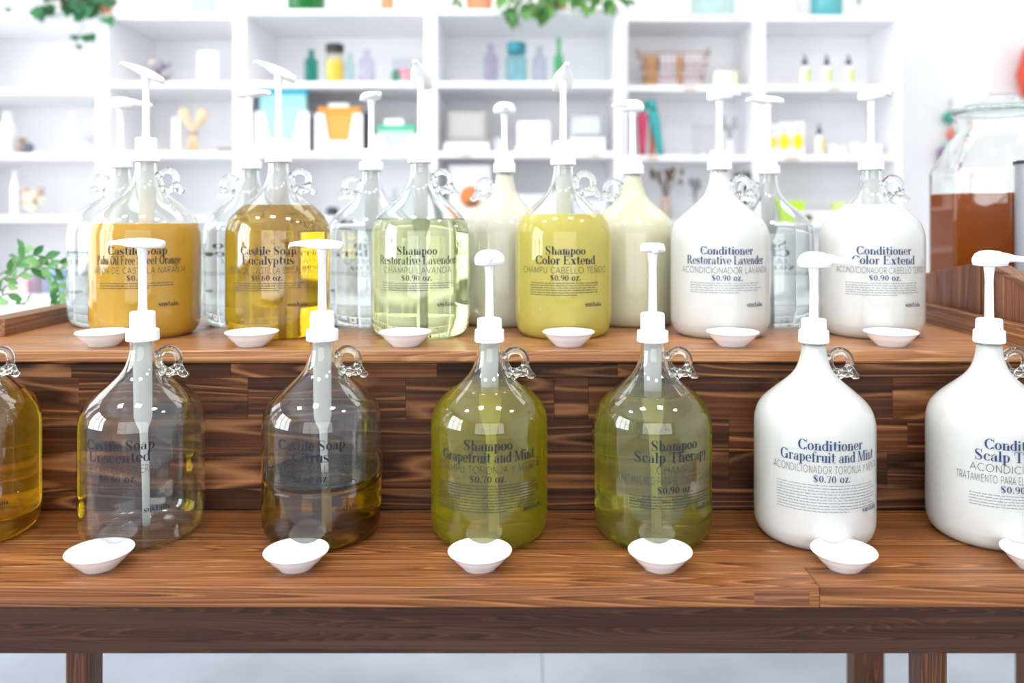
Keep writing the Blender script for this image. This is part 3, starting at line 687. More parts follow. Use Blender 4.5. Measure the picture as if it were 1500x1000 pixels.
# ------------------------------------------------------------------ crate and drink dispenser on the right
crate = thing('wooden_crate', 'gabled wooden stave crate behind the right rail of the upper tier', 'crate')
CX = .737
def topz(y): # roof profile of the side, y = depth
    pts = [(1.12, PZ(455, 1.12)), (1.338, CZ-.0775), (1.62, CZ-.126)]
    for (a, za), (b_, zb) in zip(pts, pts[1:]):
        if a <= y <= b_: return za+(zb-za)*(y-a)/(b_-a)
    return pts[-1][1]
ys_ = [1.12, 1.165, 1.205, 1.245, 1.285, 1.3365, 1.3385, 1.385, 1.43, 1.48, 1.53, 1.58, 1.62]
ys_ = [1.12, 1.165, 1.205, 1.25, 1.295, 1.338, 1.385, 1.43, 1.48, 1.53, 1.58, 1.62]
for k, (a, b_) in enumerate(zip(ys_, ys_[1:])):
    a2, b2 = a+.0006, b_-(.003 if abs(b_-1.338) < 1e-6 else .0006)
    v = [(CX, a2, UZ-.12), (CX+.018, a2, UZ-.12), (CX+.018, b2, UZ-.12), (CX, b2, UZ-.12), (CX, a2, topz(a)), (CX+.018, a2, topz(a)), (CX+.018, b2, topz(b_)), (CX, b2, topz(b_))]
    MB().add(v, [(0,3,2,1),(4,5,6,7),(0,1,5,4),(1,2,6,5),(2,3,7,6),(3,0,4,7)]).obj('stave', M['crate'], crate, bevel=.0006)
v0 = Vector((CX-.003, 1.12, topz(1.12))); v1 = Vector((CX-.003, 1.332, topz(1.332)))
n = MB()
for p in (v0, v1): n.v += [(p.x, p.y, p.z+.0005), (p.x+.026, p.y, p.z+.0005), (p.x+.026, p.y, p.z+.008), (p.x, p.y, p.z+.008)]
n.f = [(0,1,2,3),(7,6,5,4),(0,4,5,1),(1,5,6,2),(2,6,7,3),(3,7,4,0)]
n.obj('top_rail', M['rail'], crate, bevel=.0006)
plank('crate_bottom', crate, M['crate'], CX+.019, CX+.46, 1.13, 1.95, UZ-.12, UZ-.10)
plank('crate_top', crate, M['crate'], CX+.019, CX+.46, 1.40, 1.95, PZ(425, 1.65)-.02, PZ(425, 1.65))
plank('stave', crate, M['crate'], CX+.44, CX+.46, 1.13, 1.95, UZ-.10, PZ(425, 1.65)-.0205)
plank('crate_leg', crate, M['leg'], CX+.03, CX+.07, 1.2, 1.24, 0, UZ-.12)
plank('crate_leg', crate, M['leg'], CX+.39, CX+.43, 1.2, 1.24, 0, UZ-.12)
plank('crate_leg', crate, M['leg'], CX+.03, CX+.07, 1.86, 1.90, 0, UZ-.12)
plank('crate_leg', crate, M['leg'], CX+.39, CX+.43, 1.86, 1.90, 0, UZ-.12)
DD = 1.65; dbz = PZ(425, DD)
disp = thing('drink_dispenser', 'large clear glass dispenser of brown tea with clamped glass lid', 'drink dispenser', (PX(1468, DD), DD, dbz))
def z_(y): return PZ(y, DD)-dbz
RB = .128
def octo(a, z):
    k = max(0, min(1, (z_(240)-z)/.01)); aa = (a+PI/2+PI/8) % (PI/4)-PI/8
    o = math.cos(PI/8)/math.cos(aa)*1.03
    return 1+(min(o, 1.06)-1)*k if k > 0 else 1
sh = [(0, .004), (RB*.86, .002), (RB*.96, .006), (RB, .02), (RB, z_(256)), (RB*.995, z_(251)), (RB*.97, z_(247)), (RB*.86, z_(225)), (RB*.74, z_(204)), (RB*.68, z_(196)), (RB*.665, z_(190)), (RB*.665, z_(172)), (RB*.70, z_(168)), (RB*.70, z_(165))]
shi = [(max(0, r-.0035), z+(.004 if i < 4 else 0)) for i, (r, z) in enumerate(sh)]
MB().lathe(sh+shi[::-1], 96, shape=octo).obj('glass_body', M['glass'], disp, smooth=True)
tea = plain('brown tea', '#8a3f16', .08, var=.05, coat=.5)
m, nt, b, N, L = nm('cloudy tea'); N.remove(b)
d = N.new('ShaderNodeBsdfDiffuse'); d.inputs[0].default_value = S('#b8601f'); t = N.new('ShaderNodeBsdfTranslucent'); t.inputs[0].default_value = S('#b4581c')
a = N.new('ShaderNodeMixShader'); a.inputs[0].default_value = .2; L.new(d.outputs[0], a.inputs[1]); L.new(t.outputs[0], a.inputs[2]); L.new(a.outputs[0], N['Material Output'].inputs['Surface'])
MB().lathe([(0, .006), (RB*.84, .006), (RB*.96, .012), (RB-.003, .022), (RB-.003, z_(284)), (0, z_(284))], 96, shape=octo).obj('tea', m, disp)
M['wire'] = plain('steel wire', '#9a9ca0', .25, metal=1)
rl = RB*.70
MB().lathe([(0, z_(164)), (rl, z_(164)), (rl+.002, z_(161)), (rl, z_(158)), (rl*.86, z_(155)), (rl*.5, z_(153)), (0, z_(152.5))], 64).obj('lid', M['glass_green'], disp, smooth=True)
lid_ = [c for c in disp.children if c.name.startswith('lid')][0]
ptsr = [((rl+.003)*math.cos(2*PI*k/32), (rl+.003)*math.sin(2*PI*k/32), z_(166)) for k in range(33)]
MB().tube(ptsr, .0016, 6).obj('clamp_ring', M['wire'], lid_, smooth=True)
hx = 24/F*DD
MB().tube([(-hx-.006, 0, z_(153)), (-hx, 0, z_(150)), (-hx+.002, 0, z_(143)), (-hx+.006, 0, z_(140)), (hx-.006, 0, z_(140)), (hx-.002, 0, z_(143)), (hx, 0, z_(150)), (hx+.006, 0, z_(153))], .0045, 10).obj('lid_handle', M['glass_green'], lid_, smooth=True)
can = thing('steel_canister', 'grey steel canister with black rim at the right edge beside the dispenser', 'canister', (PX(1536, 1.46), 1.46, PZ(425, 1.65)))
rz_ = 43/F*1.46
MB().lathe([(0, 0), (rz_, 0), (rz_, PZ(240, 1.46)-PZ(425, 1.65)), (0, PZ(240, 1.46)-PZ(425, 1.65))], 48).obj('body', plain('brushed steel', '#a9adb2', .35, metal=.6), can, smooth=False)
MB().lathe([(rz_*.9, PZ(240, 1.46)-PZ(425, 1.65)), (rz_+.003, PZ(240, 1.46)-PZ(425, 1.65)), (rz_+.003, PZ(235, 1.46)-PZ(425, 1.65)), (0, PZ(235, 1.46)-PZ(425, 1.65)+.003)], 48).obj('rim', M['black'], can)

# ------------------------------------------------------------------ white shelf units at the back wall
def shelf_unit(name, label, x0, x1, D, top, ys, deep, tpx=4.6, group='white shelf units along the back wall'):
    """x0,x1 outer pixel edges; ys: pixel heights of the top faces of the boards at depth D"""
    X_0, X_1 = PX(x0, D), PX(x1, D); t_ = .026
    c = thing(name, label, 'shelf unit', (X_0, D, 0), 0, group)
    H_ = PZ(top, D)
    w_ = X_1-X_0
    box('side', (0, 0, 0), (t_, deep, H_-t_-.0002), M['shelf'], c, .001); box('side', (w_-t_, 0, 0), (w_, deep, H_-t_-.0002), M['shelf'], c, .001)
    box('top', (0, 0, H_-t_), (w_, deep, H_), M['shelf'], c, .001)
    box('back', (t_, deep-.008, .05), (w_-t_, deep, H_-t_-.0005), M['shelf'], c)
    for y in ys:
        z = PZ(y, D); box('shelf', (t_+.0004, .002, z-t_), (w_-t_-.0004, deep-.009, z), M['shelf'], c, .001)
    return c
DL, DR = 3.56, 3.70
yl = [119, 221.5, 316, 432, 545, 650]; yr = [124.5, 227, 324, 436, 545, 645]
shelf_unit('shelf_unit', 'white shelf unit at the far left, overexposed, behind the leafy branch', -130, 149.5, DL, 18, [128.5, 224, 316, 432, 545, 650], .45)
shelf_unit('shelf_unit', 'narrow white shelf unit holding the dried flowers and tan wooden bundle', 150, 350.5, DL, 19, yl, .45)
shelf_unit('shelf_unit', 'wide white shelf unit with teal bottle, yellow jar and blue packet', 351, 630.5, DL, 13, yl, .45)
shelf_unit('shelf_unit', 'wide white shelf unit with blue jar, green bottle and metal tins', 631, 910, DL, 13, yl, .45)
shelf_unit('shelf_unit', 'narrow white shelf unit holding the wire basket', 911, 1112, DR, 22, yr, .33)
shelf_unit('shelf_unit', 'rightmost narrow white shelf unit with three dropper bottles', 1112.5, 1321, DR, 22, yr, .33)
SL = DL+.06; SR = DR+.06
LV = {'L': {1: PZ(119, DL), 2: PZ(221.5, DL), 3: PZ(316, DL), 4: PZ(432, DL), 0: PZ(13, DL)}, 'R': {1: PZ(124.5, DR), 2: PZ(227, DR), 3: PZ(324, DR), 0: PZ(22, DR)},
      'A': {1: PZ(128.5, DL), 2: PZ(224, DL), 3: PZ(316, DL), 4: PZ(432, DL), 0: PZ(19, DL)}}
def cl(name, c, rough=.05):  # tinted thin glass, four walls deep
    m, nt, b, N, L = nm(name); N.remove(b)
    tr = N.new('ShaderNodeBsdfTransparent'); tr.inputs[0].default_value = tuple(k**.3 for k in S(c)[:3])+(1,)
    gl = N.new('ShaderNodeBsdfGlossy'); gl.inputs['Roughness'].default_value = rough
    lw = N.new('ShaderNodeLayerWeight'); lw.inputs[0].default_value = .35
    fr = N.new('ShaderNodeMath'); fr.operation = 'MULTIPLY'; fr.inputs[1].default_value = .3; L.new(lw.outputs['Facing'], fr.inputs[0])
    mx = N.new('ShaderNodeMixShader'); L.new(fr.outputs[0], mx.inputs[0]); L.new(tr.outputs[0], mx.inputs[1]); L.new(gl.outputs[0], mx.inputs[2])
    L.new(mx.outputs[0], N['Material Output'].inputs['Surface']); return m
def bottle(px0, px1, ytop, D, z, mat, label, neck=.3, group=None, lid=None, lidh=0, name='bottle', cat='bottle', shoulder=.62, liquid=None):
    x = PX((px0+px1)/2, D); r = (px1-px0)/2/F*D; h = PZ(ytop, D)-z
    t = thing(name, label, cat, (x, D, z), 0, group)
    hb = h-lidh
    pr = [(0, .001), (r*.85, 0), (r, r*.15), (r, hb*shoulder), (r*.9, hb*(shoulder+.07)), (r*neck*1.15, hb*(shoulder+.17)), (r*neck, hb*(shoulder+.22)), (r*neck, hb*.93), (r*neck*1.25, hb*.94), (r*neck*1.25, hb)]
    if neck > .75: pr = [(0, .001), (r*.88, 0), (r, r*.12), (r, hb*.78), (r*.96, hb*.84), (r*neck, hb*.90), (r*neck, hb)]
    inn = [(max(0, k-.0025), zz+(.003 if i < 3 else 0)) for i, (k, zz) in enumerate(pr)]
    MB().lathe(pr+inn[::-1], 28).obj('glass_body', mat, t, smooth=True)
    if liquid: MB().lathe([(0, .004), (r*.9, .004), (r-.003, r*.2), (r-.003, hb*.72), (0, hb*.72)], 28).obj('filling', liquid, t)
    if lid:
        MB().lathe([(0, hb), (r*neck*1.12, hb), (r*neck*1.12, h-.002), (r*neck, h), (0, h)], 28).obj('lid', lid, t)
    return t
g1 = 'bottles and jars on the top shelf boards'
bottle(446, 466, 73, SL, LV['L'][1], cl('teal glass', '#4cb0a2'), 'teal glass bottle left of the black-lidded yellow jar', .4, g1)
bottle(477, 504, 65, SL, LV['L'][1], cl('pale jar glass', '#f4f0d8'), 'yellow jar with a black lid beside the teal bottle', .88, g1, M['black'], .035, 'jar', 'jar', liquid=plain('yellow powder', '#f2d25a', .6))
bottle(506, 520, 78, SL+.03, LV['L'][1], cl('aqua glass', '#d4efee'), 'pale aqua bottle just right of the yellow jar', .5, g1)
bottle(526, 549, 73, SL, LV['L'][1], cl('pale lilac glass', '#e6e4f4'), 'pale lilac bottle left of the flower packet', .4, g1)
bottle(709, 729, 65, SL, LV['L'][1], cl('lilac glass', '#dfd6ea'), 'lilac glass bottle left of the blue lidded jar', .42, g1)
bottle(741, 772, 63, SL, LV['L'][1], cl('light blue glass', '#b4e6ec'), 'light blue glass jar with dark teal lid', .8, g1, plain('teal metal lid', '#2f8796', .35, metal=.3), .045, 'jar', 'jar')
bottle(780, 801, 68, SL, LV['L'][1], cl('clear lilac glass', '#e3e2f0'), 'clear lilac-tinted bottle right of the light blue jar', .42, g1)
bottle(811, 826, 56, SL, LV['L'][1], cl('green glass', '#7cd89a'), 'slim green glass bottle above the yellow Color Extend jug', .42, g1, shoulder=.5)
# small droppers
def dropper(px, y0, z, D, lab, tint, group, w_=13):
    r = w_/2/F*D; h = PZ(y0, D)-z; t = thing('dropper_bottle', lab, 'bottle', (PX(px, D), D, z), 0, group)
    hb = h*.66
    MB().lathe([(0, 0), (r, 0), (r, hb*.9), (r*.55, hb), (0, hb)], 20).obj('bottle_body', M['bowl'], t, smooth=False)
    MB().lathe([(r*.55, hb), (r*.6, hb), (r*.58, hb+h*.14), (r*.3, hb+h*.17), (r*.22, hb+h*.28), (r*.12, h), (0, h)], 16).obj('cap', M['black'], t)
    # label wraps half of the body
    v = []; f = []
    for k in range(9):
        a = math.radians(-95+k*12); v += [((r+.0006)*math.cos(a), (r+.0006)*math.sin(a), hb*.18), ((r+.0006)*math.cos(a), (r+.0006)*math.sin(a), hb*.8)]
        if k: f.append((2*k-2, 2*k, 2*k+1, 2*k-1))
    me = bpy.data.meshes.new('label_patch'); me.from_pydata(v, [], f); link('label_patch', me, tint, t)
lime = plain('lime label', '#bfe02a', .5); yel = plain('yellow label', '#f2d822', .5)
g2 = 'dropper bottles on the right shelf unit'
for px, lb in ((1179, 'lime-labelled dropper bottle, left one of the trio on the top board'), (1211, 'lime-labelled dropper bottle, middle one of the trio on the top board'), (1243, 'lime-labelled dropper bottle, right one of the trio on the top board')):
    dropper(px, 80, LV['R'][1], SR, lb, lime, g2)
dropper(1200, 181, LV['R'][2], SR, 'single dropper bottle standing right of the yellow boxed bottles', yel, g2, 12)
def bx(name, cat, label, px0, px1, ytop, D, z, mat, depth=.06, group=None, rz=0, bevel=.002):
    hw = (px1-px0)/2/F*D; h = PZ(ytop, D)-z
    o = MB().box((-hw, 0, 0), (hw, depth, h)).obj(name, mat, None, (PX((px0+px1)/2, D), D, z), bevel=bevel)
    o.rotation_euler = (0, 0, rz); return tag(o, label, cat, group)
def boxed(px0, px1, ytop, lab):
    hw = (px1-px0)/2/F*SR; h = PZ(ytop, SR)-LV['R'][2]
    t = thing('boxed_bottle', lab, 'box', (PX((px0+px1)/2, SR), SR, LV['R'][2]), 0, 'yellow and white boxed bottles')
    MB().box((-hw, 0, 0), (hw, .05, h)).obj('carton', M['bowl'], t, bevel=.001)
    MB().lathe([(0, -.002), (hw*.9, -.002), (hw*.9, .0), (0, .0)], 20, shape=lambda a, z: 1).xf(Matrix.Translation((0, -.0005, h*.42)) @ Matrix.Rotation(PI/2, 4, 'X') @ Matrix.Diagonal((1, 1.6, 1, 1))).obj('yellow_print', yel, t)
    MB().lathe([(0, -.003), (hw*.28, -.003), (hw*.28, 0), (0, 0)], 12).xf(Matrix.Translation((0, -.0008, h*.78)) @ Matrix.Rotation(PI/2, 4, 'X')).obj('black_print', M['black'], t)
boxed(1124, 1138, 182, 'yellow-printed white box at the left, half behind the pump'); boxed(1140, 1158, 179, 'yellow-printed white box, middle of the three'); boxed(1160, 1178, 178, 'yellow-printed white box, right of the three')
wt = plain('off white card', '#efefee', .6)
for k, (a, b_, y) in enumerate(((1214, 1226, 211), (1228, 1240, 214), (1246, 1262, 209), (1264, 1278, 211), (1280, 1292, 212))):
    bx('small_box', 'box', ['tiny white box right of the single dropper bottle', 'second tiny white box right of the single dropper bottle', 'small white box just left of the rightmost pump stem', 'small white box just right of the rightmost pump stem', 'last small white box toward the right side panel'][k], a, b_, y, SR, LV['R'][2], wt, .04, 'little white boxes on the right shelf')
# packs in the wide unit
def pack(px0, px1, ytop, ybody, lab, win, top, card, dots=False, pouch=True):
    D = SL; z = LV['L'][2]; hw = (px1-px0)/2/F*D; h = PZ(ytop, D)-z; hb = PZ(ybody, D)-z
    t = thing('bag_pack', lab, 'package', (PX((px0+px1)/2, D), D, z), 0, 'packs of silicone bags')
    MB().box((-hw*.86, .012, .01), (hw*.86, .05, h)).obj('bag', win, t, bevel=.008, seg=3)
    MB().box((-hw*.9, .008, h-.028), (hw*.9, .055, h)).obj('bag_zip', top, t, bevel=.004)
    # card sleeve: a U shape round the window
    n = [(-hw, 0), (hw, 0), (hw, hb), (hw*.62, hb), (hw*.42, hb*.32), (-hw*.42, hb*.32), (-hw*.62, hb), (-hw, hb)]
    mb = MB()
    for q in ([(-hw, 0), (hw, 0), (hw, hb*.3), (-hw, hb*.3)], [(-hw, hb*.3), (-hw*.42, hb*.3), (-hw*.62, hb), (-hw, hb)], [(hw*.42, hb*.3), (hw, hb*.3), (hw, hb), (hw*.62, hb)]):
        mb.prism(q, .0, .006)
    mb.obj('card_sleeve', card, t)
    if dots:
        for k, c in enumerate(('#e8348c', '#3fae49', '#e8542c', '#3b7fd4')):
            MB().lathe([(0, 0), (.0065, 0), (.0065, .001), (0, .001)], 10).xf(Matrix.Translation((-hw*.8, -.0015, hb*(.17+.18*k))) @ Matrix.Rotation(PI/2, 4, 'X')).obj('colour_dot', M.setdefault('dot'+c, plain('dot '+c, c)), t)
    return t
card = plain('white card', '#f6f6f8', .5)
pack(372, 453, 128, 163, 'large packet with bright cyan bag behind the Eucalyptus pump', plain('pale cyan bag', '#a8dfe6', .3), plain('cyan bag zip', '#1fc0d8', .3), card)
pack(461, 531, 156, 166, 'packet with orange silicone bag and coloured dots', plain('orange bag', '#f0a044', .35), plain('orange bag zip', '#f39a35', .3), card, True)
pack(548, 612, 182, 198, 'low packet with a green-rimmed clear bag', plain('pale green bag', '#bcdccb', .3), plain('green bag zip', '#4db892', .3), card)
bx('white_clip', 'box', 'white rounded header on top of the orange bag packet', 481, 511, 151, SL+.01, LV['L'][2]+PZ(157, SL)-LV['L'][2], card, .02)
bx('white_clip', 'box', 'white rounded header on top of the green-rimmed packet', 563, 591, 174, SL+.01, PZ(183, SL), card, .02)
dk = plain('dark grey fabric', '#5d6066', .8)
for a, b_, y, lb in ((452, 460, 170, 'dark roll between the cyan and orange packets'), (531, 546, 160, 'dark brown roll right of the orange bag packet')):
    o = MB().lathe([(0, 0), ((b_-a)/2/F*SL, 0), ((b_-a)/2/F*SL, PZ(y, SL)-LV['L'][2]-.01), (0, PZ(y, SL)-LV['L'][2])], 16).obj('fabric_roll', dk, None, (PX((a+b_)/2, SL+.08), SL+.08, LV['L'][2])); tag(o, lb, 'roll', 'dark rolls behind the packets')
# tins
tin = plain('satin steel tin', '#b4b1ae', .4, metal=.3)
def tinbox(px0, px1, ytop, ybot, lab, mat, base=True):
    D = SL; z = LV['L'][2]; hw = (px1-px0)/2/F*D; h = PZ(ytop, D)-z; z0 = PZ(ybot, D)-z
    t = thing('lunch_tin', lab, 'tin', (PX((px0+px1)/2, D), D, z), 0, 'lunch tins on the second board')
    MB().box((-hw*1.08, -.02, 0), (hw*1.08, .08, z0)).obj('base_box', wt, t, bevel=.004, seg=2)
    MB().box((-hw, .01, z0), (hw, .06, h)).obj('tin_body', mat, t, bevel=.016, seg=4, smooth=True)
    MB().box((-hw*.8, .004, z0+(h-z0)*.18), (hw*.8, .0095, z0+(h-z0)*.84)).obj('tin_lid', mat, t, bevel=.002)
    return t
tinbox(653, 714, 161, 209, 'flat steel lunch tin standing upright at the left of its shelf', tin)
tinbox(757, 807, 176, 214, 'rounded white container in the middle of the tin shelf', M['bowl'])
tinbox(836, 884, 166, 202, 'shiny steel tin right of the Color Extend pump', plain('polished steel', '#b4b8c0', .25, metal=.5))
bx('small_box', 'box', 'small pale grey box beside the upright lunch tin', 724, 738, 202, SL, LV['L'][2], plain('grey card', '#c4c4c8'), .05)
# dried flowers, cards etc. on the narrow unit
dryc = [plain('mauve petals', '#9a7f92', .8), plain('cream petals', '#d8c6ba', .8), plain('grey blue petals', '#85889c', .8)]
def ball(mb, c, r): mb.lathe([(0, -r), (r*.7, -r*.7), (r, 0), (r*.7, r*.7), (0, r)], 8, c)
bowl_ = thing('glass_bowl', 'glass bowl of mauve and cream dried flowers on the top board', 'bowl', (PX(234, SL), SL, LV['L'][1]))
MB().lathe([(0, 0), (.035, 0), (.055, .03), (.058, .06), (.056, .06), (.052, .03), (.033, .004), (0, .004)], 28).obj('bowl', cl('bowl glass', '#eef2f6'), bowl_, smooth=True)
rq = random.Random(5)
for k in range(18):
    mb = MB(); ball(mb, (rq.uniform(-.042, .042), rq.uniform(-.03, .03), .02+rq.uniform(0, .07)), rq.uniform(.009, .016)); mb.obj('dried_flower', dryc[k % 3], bowl_)
bx('card_box', 'box', 'white card box with beige sketch on the top board', 289, 318, 75, SL, LV['L'][1], card, .03)
bx('small_box', 'box', 'low beige packet before the white card box', 294, 312, 110, SL-.03, LV['L'][1], plain('beige card', '#dccbbb'), .02)
# flower packet in wide unit
fp = thing('flower_packet', 'clear packet of pink and green flowers at the right of its shelf', 'packet', (PX(596, SL), SL, LV['L'][1]))
MB().box((-.072, .03, 0), (.072, .05, .115)).obj('packet_back', cl('frosted packet', '#dfe6f0'), fp)
for k in range(26):
    mb = MB(); x = rq.uniform(-.065, .072); ball(mb, (x, rq.uniform(-.005, .02), .018+rq.uniform(0, .045)), .014)
    mb.obj('flower', M.setdefault('fl%d' % (0 if x < -.03 else 1 + k % 2), plain('petal%d' % k, '#4e8a74' if x < -.03 else ('#d77f9c' if k % 2 else '#e0a0a0'), .7)), fp)
# wire basket
bk = thing('wire_basket', 'copper wire basket of tan soaps and striped cloth bundles', 'basket', (PX(988, SR), SR, LV['R'][1]))
cop = plain('rose copper wire', '#a3796c', .4, metal=.4)
bw0, bw1, bh = 40/F*SR, 51/F*SR, PZ(78, SR)-LV['R'][1]
for z0, k in ((.002, 0), (bh*.33, .33), (bh*.66, .66), (bh, 1)):
    hw = bw0+(bw1-bw0)*k; dp = .045+.02*k
    MB().tube([(-hw, -dp+.05, z0), (hw, -dp+.05, z0), (hw, dp+.05, z0), (-hw, dp+.05, z0), (-hw, -dp+.05, z0)], .0034, 6).obj('hoop', cop, bk)
for i in range(12):
    k = i/11*2-1; MB().tube([(k*bw0, .006, .002), (k*bw1, -.014, bh)], .0024, 5).obj('upright_wire', cop, bk)
for s_ in (-1, 1):
    MB().tube([(s_*bw1, .02, bh), (s_*(bw1+.006), .02, bh+.025), (s_*(bw1+.004), .05, bh+.034), (s_*(bw1+.006), .08, bh+.025), (s_*bw1, .08, bh)], .0022, 6).obj('handle', cop, bk)
tanm = plain('tan soap', '#cfa472', .7); 
stripe, nt, b, N, L = nm('striped cloth'); tcn = N.new('ShaderNodeTexCoord'); wv = N.new('ShaderNodeTexWave'); wv.inputs['Scale'].default_value = 55; wv.bands_direction = 'X'
L.new(tcn.outputs['Object'], wv.inputs['Vector']); cr = N.new('ShaderNodeValToRGB'); cr.color_ramp.elements[0].color = S('#7d7f98'); cr.color_ramp.elements[1].color = S('#efecef'); cr.color_ramp.elements[1].position = .35
L.new(wv.outputs['Color'], cr.inputs[0]); L.new(cr.outputs[0], b.inputs['Base Color'])
gg = 'goods inside the wire basket'
def good(name, cat, lab, a, b_, y0, y1, mat, dy=.0, dep=.06):
    hw = (b_-a)/2/F*SR; z0 = PZ(y1, SR); h = PZ(y0, SR)-z0
    o = MB().box((-hw, 0, 0), (hw, dep, h)).obj(name, mat, None, (PX((a+b_)/2, SR), SR+.012+dy, z0), bevel=.006, seg=2); tag(o, lab, cat, gg)
yb_ = 124
good('soap_bar', 'soap', 'tan soap block at the left inside the wire basket', 945, 964, 79, yb_, tanm); good('soap_bar', 'soap', 'narrow tan soap block in the middle of the wire basket', 993, 1001, 80, yb_, tanm)
good('cloth_bundle', 'cloth', 'lower striped cloth bundle, left stack in the wire basket', 964.5, 992, 103, yb_, stripe); good('cloth_bundle', 'cloth', 'upper striped cloth bundle, left stack in the wire basket', 966, 992, 79, 102.5, stripe)
good('cloth_bundle', 'cloth', 'lower striped cloth bundle, right stack in the wire basket', 1002, 1027, 104, yb_, stripe); good('cloth_bundle', 'cloth', 'upper striped cloth bundle, right stack in the wire basket', 1004, 1032, 76, 103.5, stripe)
bx('small_box', 'box', 'white box right of the wire basket', 1046, 1072, 104, SR, LV['R'][1], wt, .05); bx('small_box', 'box', 'small cream box at the right of the white box', 1073, 1080, 104, SR, LV['R'][1], plain('cream card', '#e8dcb8'), .04)
# pouches
def pouch(px, y, w_, mat, lab, lean, z, D, topm=None):
    hw = w_/2/F*D; h = PZ(y, D)-z
    t = thing('tall_pouch', lab, 'pouch', (PX(px, D), D, z), 0, 'colourful cloth pouches')
    n = [(0, 0), (hw*2, 0)]
    MB().lathe([(0, .001), (hw*.55, 0), (hw*.6, h*.2), (hw*.85, h*.55), (hw*.9, h*.74), (hw*.5, h*.8), (0, h*.8)], 14).xf(Matrix.Shear('XY', 4, (lean, 0))).obj('pouch_body', mat, t, smooth=True)
    MB().lathe([(0, h*.79), (hw*.5, h*.8), (hw*.85, h*.9), (hw*.6, h), (0, h)], 10).xf(Matrix.Shear('XY', 4, (lean, 0))).obj('pouch_top', topm or mat, t, smooth=True)
red = plain('raspberry cloth', '#cf4668', .7); tealc = plain('teal cloth', '#3fa7a8', .7); coral = plain('coral cloth', '#e8765c', .7)
pouch(941, 150, 17, red, 'raspberry red pouch at the left of the pouch group', 0, LV['R'][2], SR, tealc)
pouch(968, 146, 19, tealc, 'teal pouch leaning left in the pouch group', -.18, LV['R'][2], SR-.01, tealc)
pouch(955, 158, 13, coral, 'coral pouch behind the teal pouch', .05, LV['R'][2], SR+.05, plain('dark teal cloth', '#2c7f82'))
for a, b_, lb in ((1014, 1028, 'left clear drinking glass on the pouch shelf'), (1031, 1045, 'right clear drinking glass on the pouch shelf')):
    r = (b_-a)/2/F*SR; h = PZ(182, SR)-LV['R'][2]
    o = MB().lathe([(0, .003), (r*.8, .001), (r, h), (r-.002, h), (r*.75, .006), (0, .006)], 24).obj('drinking_glass', cl('thin glass '+lb[:4], '#f6f8fb'), None, (PX((a+b_)/2, SR), SR, LV['R'][2]), smooth=True); tag(o, lb, 'glass', 'drinking glasses')
# stems in vases
def dried(px, y_top, y_vase, D, z, vm, sm, lab, n=22, spread=.09, leafm=None, vr=.03):
    t = thing('vase_of_stems', lab, 'vase', (PX(px, D), D, z), 0)
    hv = PZ(y_vase, D)-z; ht = PZ(y_top, D)-z
    MB().lathe([(0, 0), (vr*.8, 0), (vr, hv*.4), (vr*.7, hv*.9), (vr*.75, hv), (vr*.6, hv), (0, hv*.5)], 20).obj('vase', vm, t, smooth=True)
    q = random.Random(int(px))
    for k in range(n):
        a = q.uniform(0, 2*PI); s_ = spread*q.uniform(.2, 1); e = Vector((s_*math.cos(a), s_*math.sin(a)*.6, ht*q.uniform(.75, 1)))
        m_ = Vector((e.x*.3, e.y*.3, hv+(e.z-hv)*.5))
        MB().tube([(0, 0, hv*.6), m_, e], [.0018, .0018, .0012], 5).tube([e-Vector((0, 0, .03)), e-Vector((0, 0, .012)), e+Vector((0, 0, .004))], [.002, .009, .002], 6).obj('dried_stem', sm, t)
    return t
brn = plain('dry brown stems', '#6e5a48', .8); olv = plain('dark green sprigs', '#3d5a44', .8)
dried(975, 244, 288, SR, LV['R'][3], plain('taupe vase', '#b9a79b', .6), brn, 'taupe vase of brown dried stems behind the cream jug', 20, .085)
dried(1018, 258, 298, SR, LV['R'][3], plain('clear vase', '#d5d5dc', .4), plain('grey stems', '#7f8088', .8), 'little pale vase of grey sprigs left of the Conditioner pump', 8, .03, vr=.016)
dried(1092, 250, 292, SR, LV['R'][3], plain('dark vase', '#4d5a55', .5), olv, 'dark green sprigs in a dark pot seen through a jug handle', 18, .05, vr=.024)
dried(1070, 168, 205, SR+.05, LV['R'][2], plain('white vase', '#eeeeee', .5), plain('pale grey twigs', '#a9a8ae', .8), 'white vase with pale grey twigs on the pouch shelf', 9, .05, vr=.016)
limeb = plain('lime box', '#b9dc24', .5)
bx('lime_box', 'box', 'lime green box behind the clear bluish jug', 1149, 1179, 294, SR, PZ(309, SR), limeb, .05)
bx('lime_box', 'box', 'pale lime box left of the Color Extend conditioner', 1222, 1244, 296, SR, PZ(309, SR), plain('pale lime box', '#d3e88a', .5), .05)
bx('white_tray', 'tray', 'low white tray under the lime boxes', 1130, 1290, 309, SR-.01, LV['R'][3], wt, .1)
bx('dark_bundle', 'pot', 'small dark brown pot right of the clear bluish jug', 1180, 1190, 314, SR-.04, LV['R'][3], plain('dark brown', '#5d5346'), .02)
